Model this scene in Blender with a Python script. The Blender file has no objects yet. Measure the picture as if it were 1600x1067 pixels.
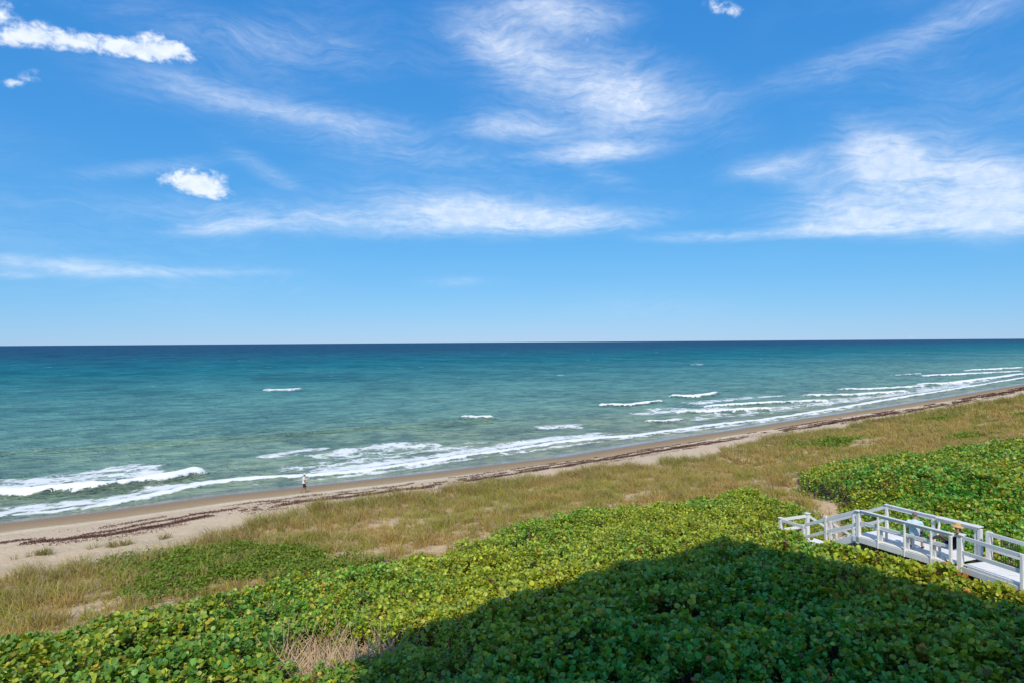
import bpy, bmesh, math, random
import numpy as np
from mathutils import Vector, Matrix, Euler, Quaternion

# ------------------------------------------------------------------ camera, sky, sun, exposure
scn = bpy.context.scene
COL = scn.collection
CAM_Z = 15.0
cam_d = bpy.data.cameras.new('camera')
cam_d.lens = 24.0
cam_d.sensor_width = 36.0
cam_d.clip_start = 0.1
cam_d.clip_end = 150000
cam = bpy.data.objects.new('camera', cam_d)
COL.objects.link(cam)
cam.location = (0, 0, CAM_Z)
cam.rotation_euler = (Euler((math.radians(90.06), 0, 0)).to_matrix() @ Matrix.Rotation(-math.atan(11 / 1600), 3, 'Z')).to_euler()
scn.camera = cam

SUN_EL = math.radians(48)
SH = Vector((0.02, 1.0, 0)).normalized()            # the way shadows fall on the ground
sun_d = bpy.data.lights.new('sun', 'SUN')
sun_d.energy = 2.3
sun_d.angle = math.radians(0.5)
sun_d.color = (1.0, 0.93, 0.79)
sun = bpy.data.objects.new('sun', sun_d)
COL.objects.link(sun)
sun.rotation_euler = Vector((SH.x * math.cos(SUN_EL), SH.y * math.cos(SUN_EL), -math.sin(SUN_EL))).to_track_quat('-Z', 'Y').to_euler()

scn.view_settings.view_transform = 'Standard'
scn.view_settings.look = 'None'
scn.view_settings.exposure = 0.62
scn.view_settings.gamma = 1.0
scn.view_settings.use_curve_mapping = False
scn.render.engine = 'CYCLES'
scn.cycles.max_bounces = 6
scn.cycles.transparent_max_bounces = 8

SKY_STRENGTH = 0.12
CLOUDS = [('K',-34.7,20.5,2.4,1.0,6,1.1),('K',-31.6,20.6,3.4,0.75,4,1.1),('K',-36.2,19.9,1.8,0.6,13,0.8),('K',-26.6,21.2,2.5,1.1,-6,1.2),('K',-28.6,20.7,2.6,0.8,-1,1.0),('K',-36.7,21.4,0.8,1.0,14,0.9),('K',-35.5,22.2,1.1,0.3,13,0.5),('K',-25.1,12.3,2.7,1.05,1,1.35),('K',-23.8,11.6,2.0,0.8,-10,1.1),('K',17.4,24.9,1.8,0.6,-18,0.95),('K',-35.1,17.8,1.7,0.6,31,0.55),('K',-36.3,17.2,0.9,0.4,11,0.4),('K',10.6,19.2,2.1,1.0,-13,0.8),('K',6.4,24.0,3.2,0.8,-3,0.55),('K',-20.1,17.3,0.8,0.3,-4,0.55),('K',18.9,13.0,2.1,0.4,1,0.55),('K',-23.3,8.8,2.3,0.4,9,0.5),('K',30.4,0.2,0.6,0.2,-1,0.35),('C',3.8,25.7,6.9,1.6,-6,1.0),('C',-1.1,23.5,5.8,1.9,-22,0.7),('C',5.4,21.6,7.9,2.7,-10,0.75),('C',9.8,18.8,4.4,2.3,-18,0.9),('C',-0.5,17.4,4.3,1.2,-4,0.7),('C',3.8,18.1,6.9,2.4,-12,0.55),('C',7.5,15.3,6.2,0.9,1,0.95),('C',14.7,18.7,5.5,2.7,-28,0.35),('C',-8.0,9.9,18.1,1.4,0,0.9),('C',-4.3,11.3,9.1,1.4,-3,0.8),('C',4.3,10.0,7.9,1.1,0,0.7),('C',-22.9,8.9,4.3,0.6,8,0.7),('C',-32.5,5.5,6.5,0.7,-2,0.75),('C',-23.8,5.5,5.6,0.4,2,0.4),('C',31.0,12.3,6.5,2.3,-17,0.95),('C',28.5,13.0,4.0,2.0,-46,0.7),('C',30.2,8.8,9.7,1.6,-6,1.0),('C',35.8,9.5,3.7,2.9,-7,1.0),('C',25.1,11.1,5.3,1.8,-26,0.5),('C',20.6,13.3,4.1,1.0,5,0.6),('C',16.7,8.3,6.6,0.5,-1,0.7),('C',26.4,8.3,6.5,0.7,-2,0.8),('C',27.3,20.1,10.6,1.2,8,0.42),('C',34.7,22.0,4.5,1.1,12,0.4),('C',-23.8,18.8,9.0,1.8,-3,0.42),('C',-19.6,18.2,9.9,0.8,-7,0.36),('C',-13.7,17.3,9.9,1.3,-3,0.42),('C',-21.5,22.6,10.7,1.7,-3,0.42),('C',-27.3,13.0,5.9,0.6,12,0.5),('C',-20.1,13.6,3.8,0.8,-27,0.35),('C',-4.3,5.1,3.8,0.5,0,0.35),('C',-10.6,15.5,10.6,1.1,-3,0.3),('C',8.0,13.5,3.2,0.8,-21,0.3),('C',-36.5,4.7,2.1,0.3,3,0.6)]


class NT:
    """small helper for building node trees"""
    def __init__(s, tree):
        s.t = tree
        s.n = tree.nodes
    def node(s, typ, **kw):
        n = s.n.new(typ)
        for k, v in kw.items():
            setattr(n, k, v)
        return n
    def put(s, sock, v):
        if isinstance(v, bpy.types.NodeSocket):
            s.t.links.new(v, sock)
        elif v is not None:
            sock.default_value = v
    def math(s, op, a, b=None, c=None, clamp=False):
        n = s.node('ShaderNodeMath', operation=op, use_clamp=clamp)
        s.put(n.inputs[0], a); s.put(n.inputs[1], b); s.put(n.inputs[2], c)
        return n.outputs[0]
    def ss(s, v, a, b, lo=0.0, hi=1.0, typ='SMOOTHSTEP'):
        n = s.node('ShaderNodeMapRange', interpolation_type=typ)
        s.put(n.inputs[0], v)
        for i, q in enumerate((a, b, lo, hi)):
            s.put(n.inputs[1 + i], q)
        return n.outputs[0]
    def mix(s, f, a, b, blend='MIX'):
        n = s.node('ShaderNodeMix', data_type='RGBA', blend_type=blend)
        s.put(n.inputs[0], f); s.put(n.inputs[6], a); s.put(n.inputs[7], b)
        return n.outputs[2]
    def noise(s, vec, scale, detail=4, rough=0.55, dist=0.0, lac=2.0):
        n = s.node('ShaderNodeTexNoise')
        s.put(n.inputs['Vector'], vec); n.inputs['Scale'].default_value = scale
        n.inputs['Detail'].default_value = detail; n.inputs['Roughness'].default_value = rough
        n.inputs['Distortion'].default_value = dist; n.inputs['Lacunarity'].default_value = lac
        return n.outputs['Fac']
    def mapping(s, vec, loc=(0, 0, 0), rot=(0, 0, 0), sc=(1, 1, 1), typ='POINT'):
        n = s.node('ShaderNodeMapping', vector_type=typ)
        s.put(n.inputs[0], vec)
        n.inputs[1].default_value = loc; n.inputs[2].default_value = rot; n.inputs[3].default_value = sc
        return n.outputs[0]
    def ramp(s, fac, stops, interp='LINEAR'):
        n = s.node('ShaderNodeValToRGB')
        s.put(n.inputs[0], fac)
        cr = n.color_ramp
        cr.interpolation = interp
        while len(cr.elements) > 1:
            cr.elements.remove(cr.elements[-1])
        cr.elements[0].position = stops[0][0]; cr.elements[0].color = (*stops[0][1], 1)
        for p, c in stops[1:]:
            e = cr.elements.new(p); e.color = (*c, 1)
        return n.outputs[0]
    def attr(s, name):
        return s.node('ShaderNodeAttribute', attribute_name=name)


world = bpy.data.worlds.new('World')
scn.world = world
world.use_nodes = True
W = NT(world.node_tree)
world.node_tree.nodes.clear()
sky = W.node('ShaderNodeTexSky', sky_type='NISHITA', sun_disc=False)
sky.sun_elevation = SUN_EL
sky.sun_rotation = math.atan2(-SH.x, -SH.y)
sky.altitude = 15
sky.air_density = 1.0
sky.dust_density = 0.0
sky.ozone_density = 4.0
tc = W.node('ShaderNodeTexCoord').outputs['Generated']
sep = W.node('ShaderNodeSeparateXYZ')
W.put(sep.inputs[0], tc)
az = W.math('MULTIPLY', W.math('ARCTAN2', sep.outputs[0], sep.outputs[1]), 57.29578)
el = W.math('MULTIPLY', W.math('ARCSINE', sep.outputs[2]), 57.29578)
cmb = W.node('ShaderNodeCombineXYZ')
W.put(cmb.inputs[0], az); W.put(cmb.inputs[1], el)
P = cmb.outputs[0]
acc = {'K': None, 'C': None}
for kind, a, e, rx, ry, ang, w in CLOUDS:
    k = 1.5
    q = W.mapping(P, (a, e, 0), (0, 0, math.radians(ang)), (rx * k, ry * k, 1), 'TEXTURE')
    ln = W.node('ShaderNodeVectorMath', operation='LENGTH')
    W.put(ln.inputs[0], q)
    d = W.ss(ln.outputs['Value'], 1.0, 0.0, 0.0, w)
    acc[kind] = d if acc[kind] is None else W.math('ADD', acc[kind], d)
warp = W.node('ShaderNodeTexNoise')
W.put(warp.inputs['Vector'], P); warp.inputs['Scale'].default_value = 0.13; warp.inputs['Detail'].default_value = 3
wv = W.node('ShaderNodeVectorMath', operation='SCALE')
W.put(wv.inputs[0], warp.outputs['Color']); wv.inputs['Scale'].default_value = 4.5
wa = W.node('ShaderNodeVectorMath', operation='ADD')
W.put(wa.inputs[0], P); W.put(wa.inputs[1], wv.outputs[0])
streak = W.noise(W.mapping(wa.outputs[0], rot=(0, 0, math.radians(9)), sc=(0.11, 0.85, 1)), 1.0, 9, 0.6, 0.25)
fine = W.noise(W.mapping(wa.outputs[0], rot=(0, 0, math.radians(-10)), sc=(0.34, 2.4, 1)), 1.0, 10, 0.68, 0.3)
puff = W.noise(W.mapping(P, sc=(0.95, 1.35, 1)), 1.0, 9, 0.62, 0.25)
wide = W.noise(W.mapping(P, loc=(3, 8, 0), sc=(0.035, 0.09, 1)), 1.0, 4, 0.5, 0.2)
# thin cloud goes on round the sky, thickened out of view to brighten shade
rest_ = W.math('MAXIMUM', W.ss(W.math('ABSOLUTE', az), 38.0, 58.0), W.ss(el, 26.0, 38.0))
gen = W.math('MULTIPLY', W.ss(wide, 0.42, 0.68), W.ss(rest_, 0.0, 1.0, 0.25, 0.95, 'LINEAR'))
ctot = W.math('ADD', W.math('MINIMUM', acc['C'], 1.25), gen)
tex = W.math('ADD', W.math('MULTIPLY', streak, 0.5), W.math('MULTIPLY', fine, 0.5))
dc = W.math('MULTIPLY', ctot, W.ss(W.math('ADD', tex, W.math('MULTIPLY', ctot, 0.16)), 0.31, 0.86), clamp=True)
dc = W.math('MULTIPLY', dc, W.ss(el, 0.5, 4.0))
kk = W.math('ADD', acc['K'], W.math('MULTIPLY', W.math('SUBTRACT', puff, 0.5), 3.6))
dk = W.math('MULTIPLY', W.ss(kk, 0.15, 1.55), W.ss(acc['K'], 0.12, 0.75), clamp=True)
dens = W.math('MAXIMUM', W.math('MULTIPLY', dc, 0.64), W.math('MULTIPLY', dk, 0.86))
# tone of the clear air: deep blue overhead, pale blue at the horizon
sc_ = W.node('ShaderNodeSeparateColor'); W.put(sc_.inputs[0], sky.outputs[0])
cc_ = W.node('ShaderNodeCombineColor')
for i, (gain, pw) in enumerate(((0.228, 1.0), (0.385, 0.56), (0.60, 0.34))):
    W.put(cc_.inputs[i], W.math('MULTIPLY', W.math('POWER', W.math('MULTIPLY', sc_.outputs[i], 0.12), pw), gain / SKY_STRENGTH))
skycol = cc_.outputs[0]
cloudcol = W.mix(W.ss(puff, 0.35, 0.65), (4.4, 4.95, 5.9, 1), (5.6, 5.85, 6.2, 1))
fin = W.mix(dens, skycol, cloudcol)
bg = W.node('ShaderNodeBackground')
W.put(bg.inputs[0], fin)
bg.inputs[1].default_value = SKY_STRENGTH
out = W.node('ShaderNodeOutputWorld')
W.t.links.new(bg.outputs[0], out.inputs[0])

# ------------------------------------------------------------------ helpers
rng = np.random.default_rng(7)
random.seed(7)
TH = math.radians(37.0)
CU, SU = math.cos(TH), math.sin(TH)


def UV(u, v):
    return u * CU - v * SU, u * SU + v * CU


def toUV(x, y):
    return x * CU + y * SU, -x * SU + y * CU


def _hash(ix, iy, seed):
    h = (ix.astype(np.int64) * 374761393 + iy.astype(np.int64) * 668265263 + seed * 1442695041) & 0xFFFFFFFF
    h = ((h ^ (h >> 13)) * 1274126177) & 0xFFFFFFFF
    return ((h ^ (h >> 16)) & 0xFFFF) / 65535.0


def vnoise(x, y, seed=0):
    x = np.asarray(x, float); y = np.asarray(y, float)
    ix = np.floor(x); iy = np.floor(y)
    fx = x - ix; fy = y - iy
    fx = fx * fx * fx * (fx * (fx * 6 - 15) + 10); fy = fy * fy * fy * (fy * (fy * 6 - 15) + 10)
    a = _hash(ix, iy, seed); b = _hash(ix + 1, iy, seed); c = _hash(ix, iy + 1, seed); d = _hash(ix + 1, iy + 1, seed)
    return (a * (1 - fx) + b * fx) * (1 - fy) + (c * (1 - fx) + d * fx) * fy


def fbm(x, y, octs=4, seed=0, gain=0.5):
    s = 0.0; amp = 1.0; tot = 0.0
    for i in range(octs):
        s = s + amp * vnoise(np.asarray(x) * 2 ** i + 17.3 * i, np.asarray(y) * 2 ** i - 9.1 * i, seed + i)
        tot += amp; amp *= gain
    return s / tot


def sstep(x, a, b):
    t = np.clip((np.asarray(x, float) - a) / (b - a), 0, 1)
    return t * t * (3 - 2 * t)


def link(name, mesh, parent=None):
    o = bpy.data.objects.new(name, mesh)
    COL.objects.link(o)
    if parent:
        o.parent = parent
    return o


def tag(o, label=None, cat=None, group=None, kind=None):
    if label: o['label'] = label
    if cat: o['category'] = cat
    if group: o['group'] = group
    if kind: o['kind'] = kind
    return o


def np_mesh(name, verts, faces, mat, smooth=False, attrs=None):
    """verts (N,3), faces (M,k) with k constant"""
    me = bpy.data.meshes.new(name)
    verts = np.ascontiguousarray(verts, np.float32); faces = np.ascontiguousarray(faces, np.int32)
    k = faces.shape[1]
    me.vertices.add(len(verts)); me.vertices.foreach_set('co', verts.ravel())
    me.loops.add(faces.size); me.loops.foreach_set('vertex_index', faces.ravel())
    me.polygons.add(len(faces)); me.polygons.foreach_set('loop_start', np.arange(0, faces.size, k, dtype=np.int32))
    me.polygons.foreach_set('use_smooth', np.full(len(faces), smooth))
    for an, (typ, data) in (attrs or {}).items():
        at = me.attributes.new(an, typ, 'POINT')
        if typ == 'FLOAT':
            at.data.foreach_set('value', np.ascontiguousarray(data, np.float32))
        else:
            d = np.ones((len(verts), 4), np.float32); d[:, :3] = data
            at.data.foreach_set('color', d.ravel())
    me.materials.append(mat)
    me.update(calc_edges=True)
    return me


def grid_faces(nu, nv):
    i = np.arange(nu - 1)[:, None] * nv + np.arange(nv - 1)[None, :]
    i = i.ravel()
    return np.stack([i, i + nv, i + nv + 1, i + 1], 1)


def new_mat(name):
    m = bpy.data.materials.new(name)
    m.use_nodes = True
    m.node_tree.nodes.clear()
    n = NT(m.node_tree)
    return m, n


def finish(n, shader, disp=None):
    o = n.node('ShaderNodeOutputMaterial')
    n.t.links.new(shader, o.inputs[0])


def principled(n, color, rough=0.6, spec=0.3, normal=None):
    p = n.node('ShaderNodeBsdfPrincipled')
    n.put(p.inputs['Base Color'], color); n.put(p.inputs['Roughness'], rough)
    n.put(p.inputs['Specular IOR Level'], spec)
    if normal is not None:
        n.put(p.inputs['Normal'], normal)
    return p


def bump(n, height, strength=0.3, dist=0.02, normal=None):
    b = n.node('ShaderNodeBump')
    b.inputs['Strength'].default_value = strength; b.inputs['Distance'].default_value = dist
    n.put(b.inputs['Height'], height)
    if normal is not None:
        n.put(b.inputs['Normal'], normal)
    return b.outputs[0]


def simple_mat(name, col, rough=0.6, spec=0.3, var=0.12, scale=6.0, bmp=0.15):
    m, n = new_mat(name)
    pos = n.node('ShaderNodeNewGeometry').outputs['Position']
    f = n.noise(pos, scale, 5, 0.6)
    lo = tuple(c * (1 - var) for c in col) + (1,); hi = tuple(min(1, c * (1 + var)) for c in col) + (1,)
    p = principled(n, n.mix(f, lo, hi), rough, spec, bump(n, f, bmp, 0.01))
    finish(n, p.outputs[0])
    return m


# ------------------------------------------------------------------ layout along the shore (u along it, v towards the sea, metres)
def tab(t):
    a = np.array(t, float)
    return lambda u: np.interp(u, a[:, 0], a[:, 1])


shore = tab([(-200, 76), (0, 73.4), (8, 72.7), (17, 72.7), (26, 71.6), (38, 70.3), (58, 68.8), (77, 70), (113, 71.6), (167, 73.3), (279, 80.7), (400, 89), (900, 125)])
grass_edge_raw = tab([(-100, 45), (0, 45.0), (3.5, 44.8), (7, 45.2), (12, 47.6), (18.6, 50), (25, 50.3), (35, 50), (44.5, 48.8), (58, 47.6), (71, 51.2), (90, 53.6), (100, 52.8), (114, 50.5), (142, 50.8), (181, 52.8), (300, 61), (900, 100)])
def grass_edge(u):
    return grass_edge_raw(u) - 3.3


bush_edge = tab([(-100, 28), (0, 28.6), (3.8, 28.6), (9.6, 29), (12.9, 28.4), (17.1, 27.6), (22.1, 29), (26.5, 30), (30.6, 28), (33.6, 26.8), (37.2, 26.6), (39.4, 25.2), (41, 24), (42, 23.4), (44.7, 27), (50.3, 29.8), (56.7, 30.4), (63, 27.6), (68.7, 25.4), (76, 26.6), (84.8, 25.5), (97.4, 24.8), (150, 29), (300, 44), (900, 80)])
wrack_v = tab([(-100, 55), (0, 55.5), (5.7, 53.9), (11.7, 55.4), (20.6, 55.6), (30, 54.2), (43, 55), (61, 55.9), (80, 55.4), (107, 56.5), (142, 56.6), (217, 62.8), (400, 76), (900, 112)])
PATH = [(32.6, 16.9), (37, 19.5), (41.3, 22.2), (42.9, 24.2), (44.7, 27.3), (45.8, 30.2), (46.7, 33.7), (48.6, 40), (50, 47)]


def seg_dist(u, v, pts):
    u = np.asarray(u, float); v = np.asarray(v, float)
    best = np.full(np.broadcast(u, v).shape, 1e9)
    tt = np.zeros_like(best); sg = np.zeros_like(best)
    acc_l = 0.0; total = sum(math.dist(pts[i], pts[i + 1]) for i in range(len(pts) - 1))
    for i in range(len(pts) - 1):
        (a, b), (c, d) = pts[i], pts[i + 1]
        L2 = (c - a) ** 2 + (d - b) ** 2; L = math.sqrt(L2)
        t = np.clip(((u - a) * (c - a) + (v - b) * (d - b)) / L2, 0, 1)
        du = u - (a + t * (c - a)); dv = v - (b + t * (d - b))
        dd = np.hypot(du, dv)
        s = ((c - a) * dv - (d - b) * du) / L
        m = dd < best
        best = np.where(m, dd, best); tt = np.where(m, (acc_l + t * L) / total, tt); sg = np.where(m, s, sg)
        acc_l += L
    return best, tt, sg


PROF = np.array([(-400, 5), (10, 5), (24, 4.6), (30, 4.25), (38, 3.75), (44, 3.2), (48, 2.6), (51, 2.2), (56, 1.85), (60.5, 1.42), (61.5, 1.28), (64, 0.98), (70, .25), (72, .02), (76, -.45), (90, -1.5), (120, -3)])


def crossw(u, v):
    return v - (shore(u) - 72.0)


def ground_z(u, v):
    w = crossw(u, v) + 1.1 * (fbm(u / 7.0, np.zeros_like(u) + 3.3, 3, 5) - 0.5) * sstep(v, 46, 58)
    z = np.interp(w, PROF[:, 0], PROF[:, 1])
    dune = 1 - sstep(w, 46, 54)
    z = z + dune * (0.9 * (fbm(u / 6.0, v / 6.0, 4, 11) - 0.5) + 0.25 * (fbm(u / 1.3, v / 1.3, 2, 12) - 0.5))
    beach = sstep(w, 48, 53) * (1 - sstep(w, 59, 62))
    z = z + beach * 0.16 * (fbm(u / 1.1, v / 0.9, 3, 13) - 0.5)
    # little scarp foot in front of the first grass
    z = z + 0.5 * np.exp(-((v - grass_edge(u) + 2.0) / 2.2) ** 2) * sstep(u, 8, 14)
    pd, _, _ = seg_dist(u, v, PATH)
    z = z - 0.22 * np.exp(-(pd / 0.9) ** 2)
    return z


def px_of(x, y, z):
    """where a point falls in the photograph, to leave out what it cannot show"""
    yy = np.maximum(y, 0.1)
    a = 800 + 1067 * x / yy; b = 534.6 + 1067 * (CAM_Z - z) / yy - 11 / 1600 * (a - 800)
    return a, b


def seen(x, y, z, mx=150, my=120):
    a, b = px_of(x, y, z)
    return (y > 3) & (a > -mx) & (a < 1600 + mx) & (b < 1067 + my)


# boardwalk frame
A0 = Vector((14.15, 27.96, 0)); DV = Vector((0.401, -0.916, 0)).normalized(); NV = Vector((0.916, 0.401, 0)).normalized()
DECK = 7.0
W0 = A0 + DV * 4.05 + NV * 0.12
WD = Vector((0.262, -0.965, 0)).normalized(); WN = Vector((0.965, 0.262, 0)).normalized()


def in_rect(x, y, o, d, n, a0, a1, b0, b1):
    rx = x - o.x; ry = y - o.y
    a = rx * d.x + ry * d.y; b = rx * n.x + ry * n.y
    return (a > a0) & (a < a1) & (b > b0) & (b < b1)


def deck_clear(x, y, m=0.0):
    r = in_rect(x, y, A0, DV, NV, -0.2 - m, 4.2 + m, -0.06 - m, 1.85 + m)
    r |= in_rect(x, y, A0, DV, NV, -5.2 - m, 0.2, -0.06 - m, 1.9 + m)
    r |= in_rect(x, y, A0, DV, NV, -5.0 - m, -3.2 + m, 1.5, 4.2)
    r |= in_rect(x, y, W0, WD, WN, -0.2, 16, -0.05 - m, 1.35 + m)
    return r


def bush_mask(u, v):
    """>0 inside the thickets, about metres from their edge"""
    e = bush_edge(u) + 1.7 * (1 - sstep(u, 37, 39.5)) + 2.6 * (fbm(u / 2.2, v / 2.2, 3, 21) - 0.5) - v
    pd, _, _ = seg_dist(u, v, PATH)
    pd, tp, sg = seg_dist(u, v, PATH)
    e = np.minimum(e, pd - np.where(sg > 0, 0.6 + 2.2 * sstep(tp, 0.16, 0.34), 0.6) - 0.5 * (fbm(u / 0.9, v / 0.9, 2, 22) - 0.5))
    return e


def dead_mask(u, v):
    d = np.hypot((u - 7.7) / 1.9, (v - 18.9) / 2.0) + 0.9 * (fbm(u / 0.8, v / 0.8, 3, 31) - 0.5)
    return 1 - sstep(d, 0.55, 1.0)


def canopy_z(u, v):
    e = np.maximum(bush_mask(u, v), 0)
    right = sstep(u, 39.0, 41.0)
    h = (0.22 + 1.18 * sstep(e, 0, 4.2)) + right * (0.75 * sstep(e, 0, 0.9) * (1 - sstep(u, 44, 52)) - 0.75 * sstep(u, 58, 82) * sstep(e, 0, 3))
    base = np.interp(v, [-20, 6, 14, 20, 26, 32], [5.6, 5.6, 5.5, 5.0, 4.5, 4.2])
    z = base + h
    z = z + 0.75 * (fbm(u / 3.6, v / 3.6, 3, 23) - 0.5) * sstep(e, 0.3, 2) + 0.55 * (fbm(u / 1.0, v / 1.0, 2, 24) - 0.5)
    z = z - 1.0 * dead_mask(u, v)
    X, Y = UV(u, v)
    z = z + 0.12 * in_rect(X, Y, A0, DV, NV, 1.7, 4.2, -1.6, 0.2) - 0.08 * in_rect(X, Y, W0, WD, WN, 0.3, 12, -1.6, 0.1) - 0.35 * (1 - sstep(np.hypot(X - 12.6, Y - 30.6), 1.2, 3.0))
    return z


# ------------------------------------------------------------------ materials of the setting
def sand_material():
    m, n = new_mat('beach_sand')
    pos = n.node('ShaderNodeNewGeometry').outputs['Position']
    wc = n.attr('cross').outputs['Fac']
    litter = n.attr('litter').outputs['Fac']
    big = n.noise(pos, 0.35, 4, 0.6); mid = n.noise(pos, 2.4, 5, 0.6); small = n.noise(pos, 22, 4, 0.65)
    uvp = n.mapping(pos, rot=(0, 0, -TH), sc=(0.16, 1.3, 1.0))
    st = n.noise(uvp, 1.0, 5, 0.6, 0.6)
    wj = n.math('ADD', wc, n.math('MULTIPLY', n.math('SUBTRACT', st, 0.5), 2.2))
    f = n.ss(wj, 40.0, 76.0, 0, 1, 'LINEAR')
    col = n.ramp(f, [(0.0, (0.69, 0.51, 0.315)), (0.30, (0.76, 0.565, 0.355)), (0.44, (0.74, 0.55, 0.36)), (0.52, (0.71, 0.525, 0.34)),
                     (0.575, (0.82, 0.66, 0.43)), (0.605, (0.50, 0.35, 0.20)), (0.70, (0.42, 0.275, 0.14)), (0.80, (0.33, 0.215, 0.115)), (0.87, (0.19, 0.135, 0.095)), (1.0, (0.12, 0.09, 0.065))])
    col = n.mix(n.ss(mid, 0.35, 0.7, 0, 0.35), col, n.mix(1.0, col, (0.74, 0.70, 0.68, 1), 'MULTIPLY'))
    col = n.mix(n.ss(small, 0.35, 0.75, 0, 0.3), col, n.mix(1.0, col, (0.7, 0.66, 0.62, 1), 'MULTIPLY'))
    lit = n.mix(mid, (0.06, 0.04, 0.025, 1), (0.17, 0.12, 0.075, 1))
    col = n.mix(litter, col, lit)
    dry = n.mix(n.ss(big, 0.4, 0.65), (0.30, 0.20, 0.09, 1), (0.48, 0.34, 0.17, 1))
    col = n.mix(n.math('MULTIPLY', n.attr('thatch').outputs['Fac'], n.ss(mid, 0.3, 0.62)), col, dry)
    rough = n.ss(wj, 66.5, 70.5, 0.85, 0.13)
    fv = n.node('ShaderNodeTexVoronoi', feature='SMOOTH_F1'); n.put(fv.inputs['Vector'], pos); fv.inputs['Scale'].default_value = 1.7
    hgt = n.math('ADD', n.math('ADD', n.math('MULTIPLY', mid, 0.7), n.math('MULTIPLY', small, 0.25)), n.math('MULTIPLY', n.ss(fv.outputs['Distance'], 0.0, 0.35), 0.55))
    bs = n.node('ShaderNodeBump')
    n.put(bs.inputs['Strength'], n.ss(wj, 58, 66, 0.85, 0.06)); bs.inputs['Distance'].default_value = 0.16
    n.put(bs.inputs['Height'], hgt)
    p = principled(n, col, rough, n.ss(wj, 66, 71, 0.1, 0.7), bs.outputs[0])
    finish(n, p.outputs[0])
    return m


# ------------------------------------------------------------------ ground: one sheet from inland to under the sea
def spaced(*segs):
    out = [segs[0][0]]
    for a, b, d in segs:
        k = max(1, int(round((b - a) / d)))
        out += list(a + (b - a) * (np.arange(1, k + 1) / k))
    return np.array(out)


gu = spaced((-2500, -150, 300), (-150, -12, 6), (-12, 70, 0.4), (70, 150, 0.9), (150, 330, 2.2), (330, 1000, 14), (1000, 6000, 500))
gv = spaced((-2500, -100, 300), (-100, 2, 4), (2, 72, 0.36), (72, 120, 1.6))
GU, GV = np.meshgrid(gu, gv, indexing='ij')
uu = GU.ravel(); vv = GV.ravel()
gz = ground_z(uu, vv)
gx, gy = UV(uu, vv)
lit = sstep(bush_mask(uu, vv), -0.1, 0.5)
pd_, _, _ = seg_dist(uu, vv, PATH)


def bare_mask(u, v):
    b = np.zeros_like(u)
    for (a, c, ru, rv) in [(20.8, 38.4, 3.2, 1.0), (14.8, 32.6, 2.6, 1.2), (75.7, 37.3, 7, 1.3), (12.2, 32.4, 2.6, 1.0), (24.3, 30.9, 1.6, .8), (66, 47.6, 4, 1.6), (19.4, 31.4, 3.2, 1.0), (3.8, 33, 3.4, 0.8), (2.2, 47.0, 2.6, 1.6), (29, 36.5, 2.2, .8), (27, 41.5, 2.4, .7), (90, 49, 6, 1.6), (100, 34, 7, 1.2), (57, 43.5, 4, 1.2), (36, 33, 2.4, .8), (31.5, 30.4, 2.0, .8)]:
        b = np.maximum(b, 1 - sstep(np.hypot((u - a) / ru, (v - c) / rv) + 0.8 * (fbm(u / 1.2, v / 1.2, 3, 41) - 0.5), 0.55, 1.15))
    pd, _, _ = seg_dist(u, v, PATH)
    return np.maximum(b, 1 - sstep(pd, 0.3, 0.7))


def grass_dens(u, v):
    ge = grass_edge(u) + 3.2 * (fbm(u / 2.4, v / 2.4, 3, 42) - 0.5)
    d = sstep(ge - v, -0.2, 2.2) * sstep(-bush_mask(u, v), -0.05, 0.25)
    d = d * (1 - 0.85 * bare_mask(u, v))
    d = d * (0.55 + 0.45 * sstep(fbm(u / 1.7, v / 1.7, 3, 43), 0.28, 0.5))
    return d


thatch = np.clip(grass_dens(uu, vv) * 1.1, 0, 1)
gme = np_mesh('ground', np.stack([gx, gy, gz], 1), grid_faces(len(gu), len(gv)), sand_material(), True,
              {'cross': ('FLOAT', crossw(uu, vv)), 'litter': ('FLOAT', lit), 'thatch': ('FLOAT', thatch)})
tag(link('beach_ground', gme), kind='structure', label='pale sand beach and dune running along the shore')

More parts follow.
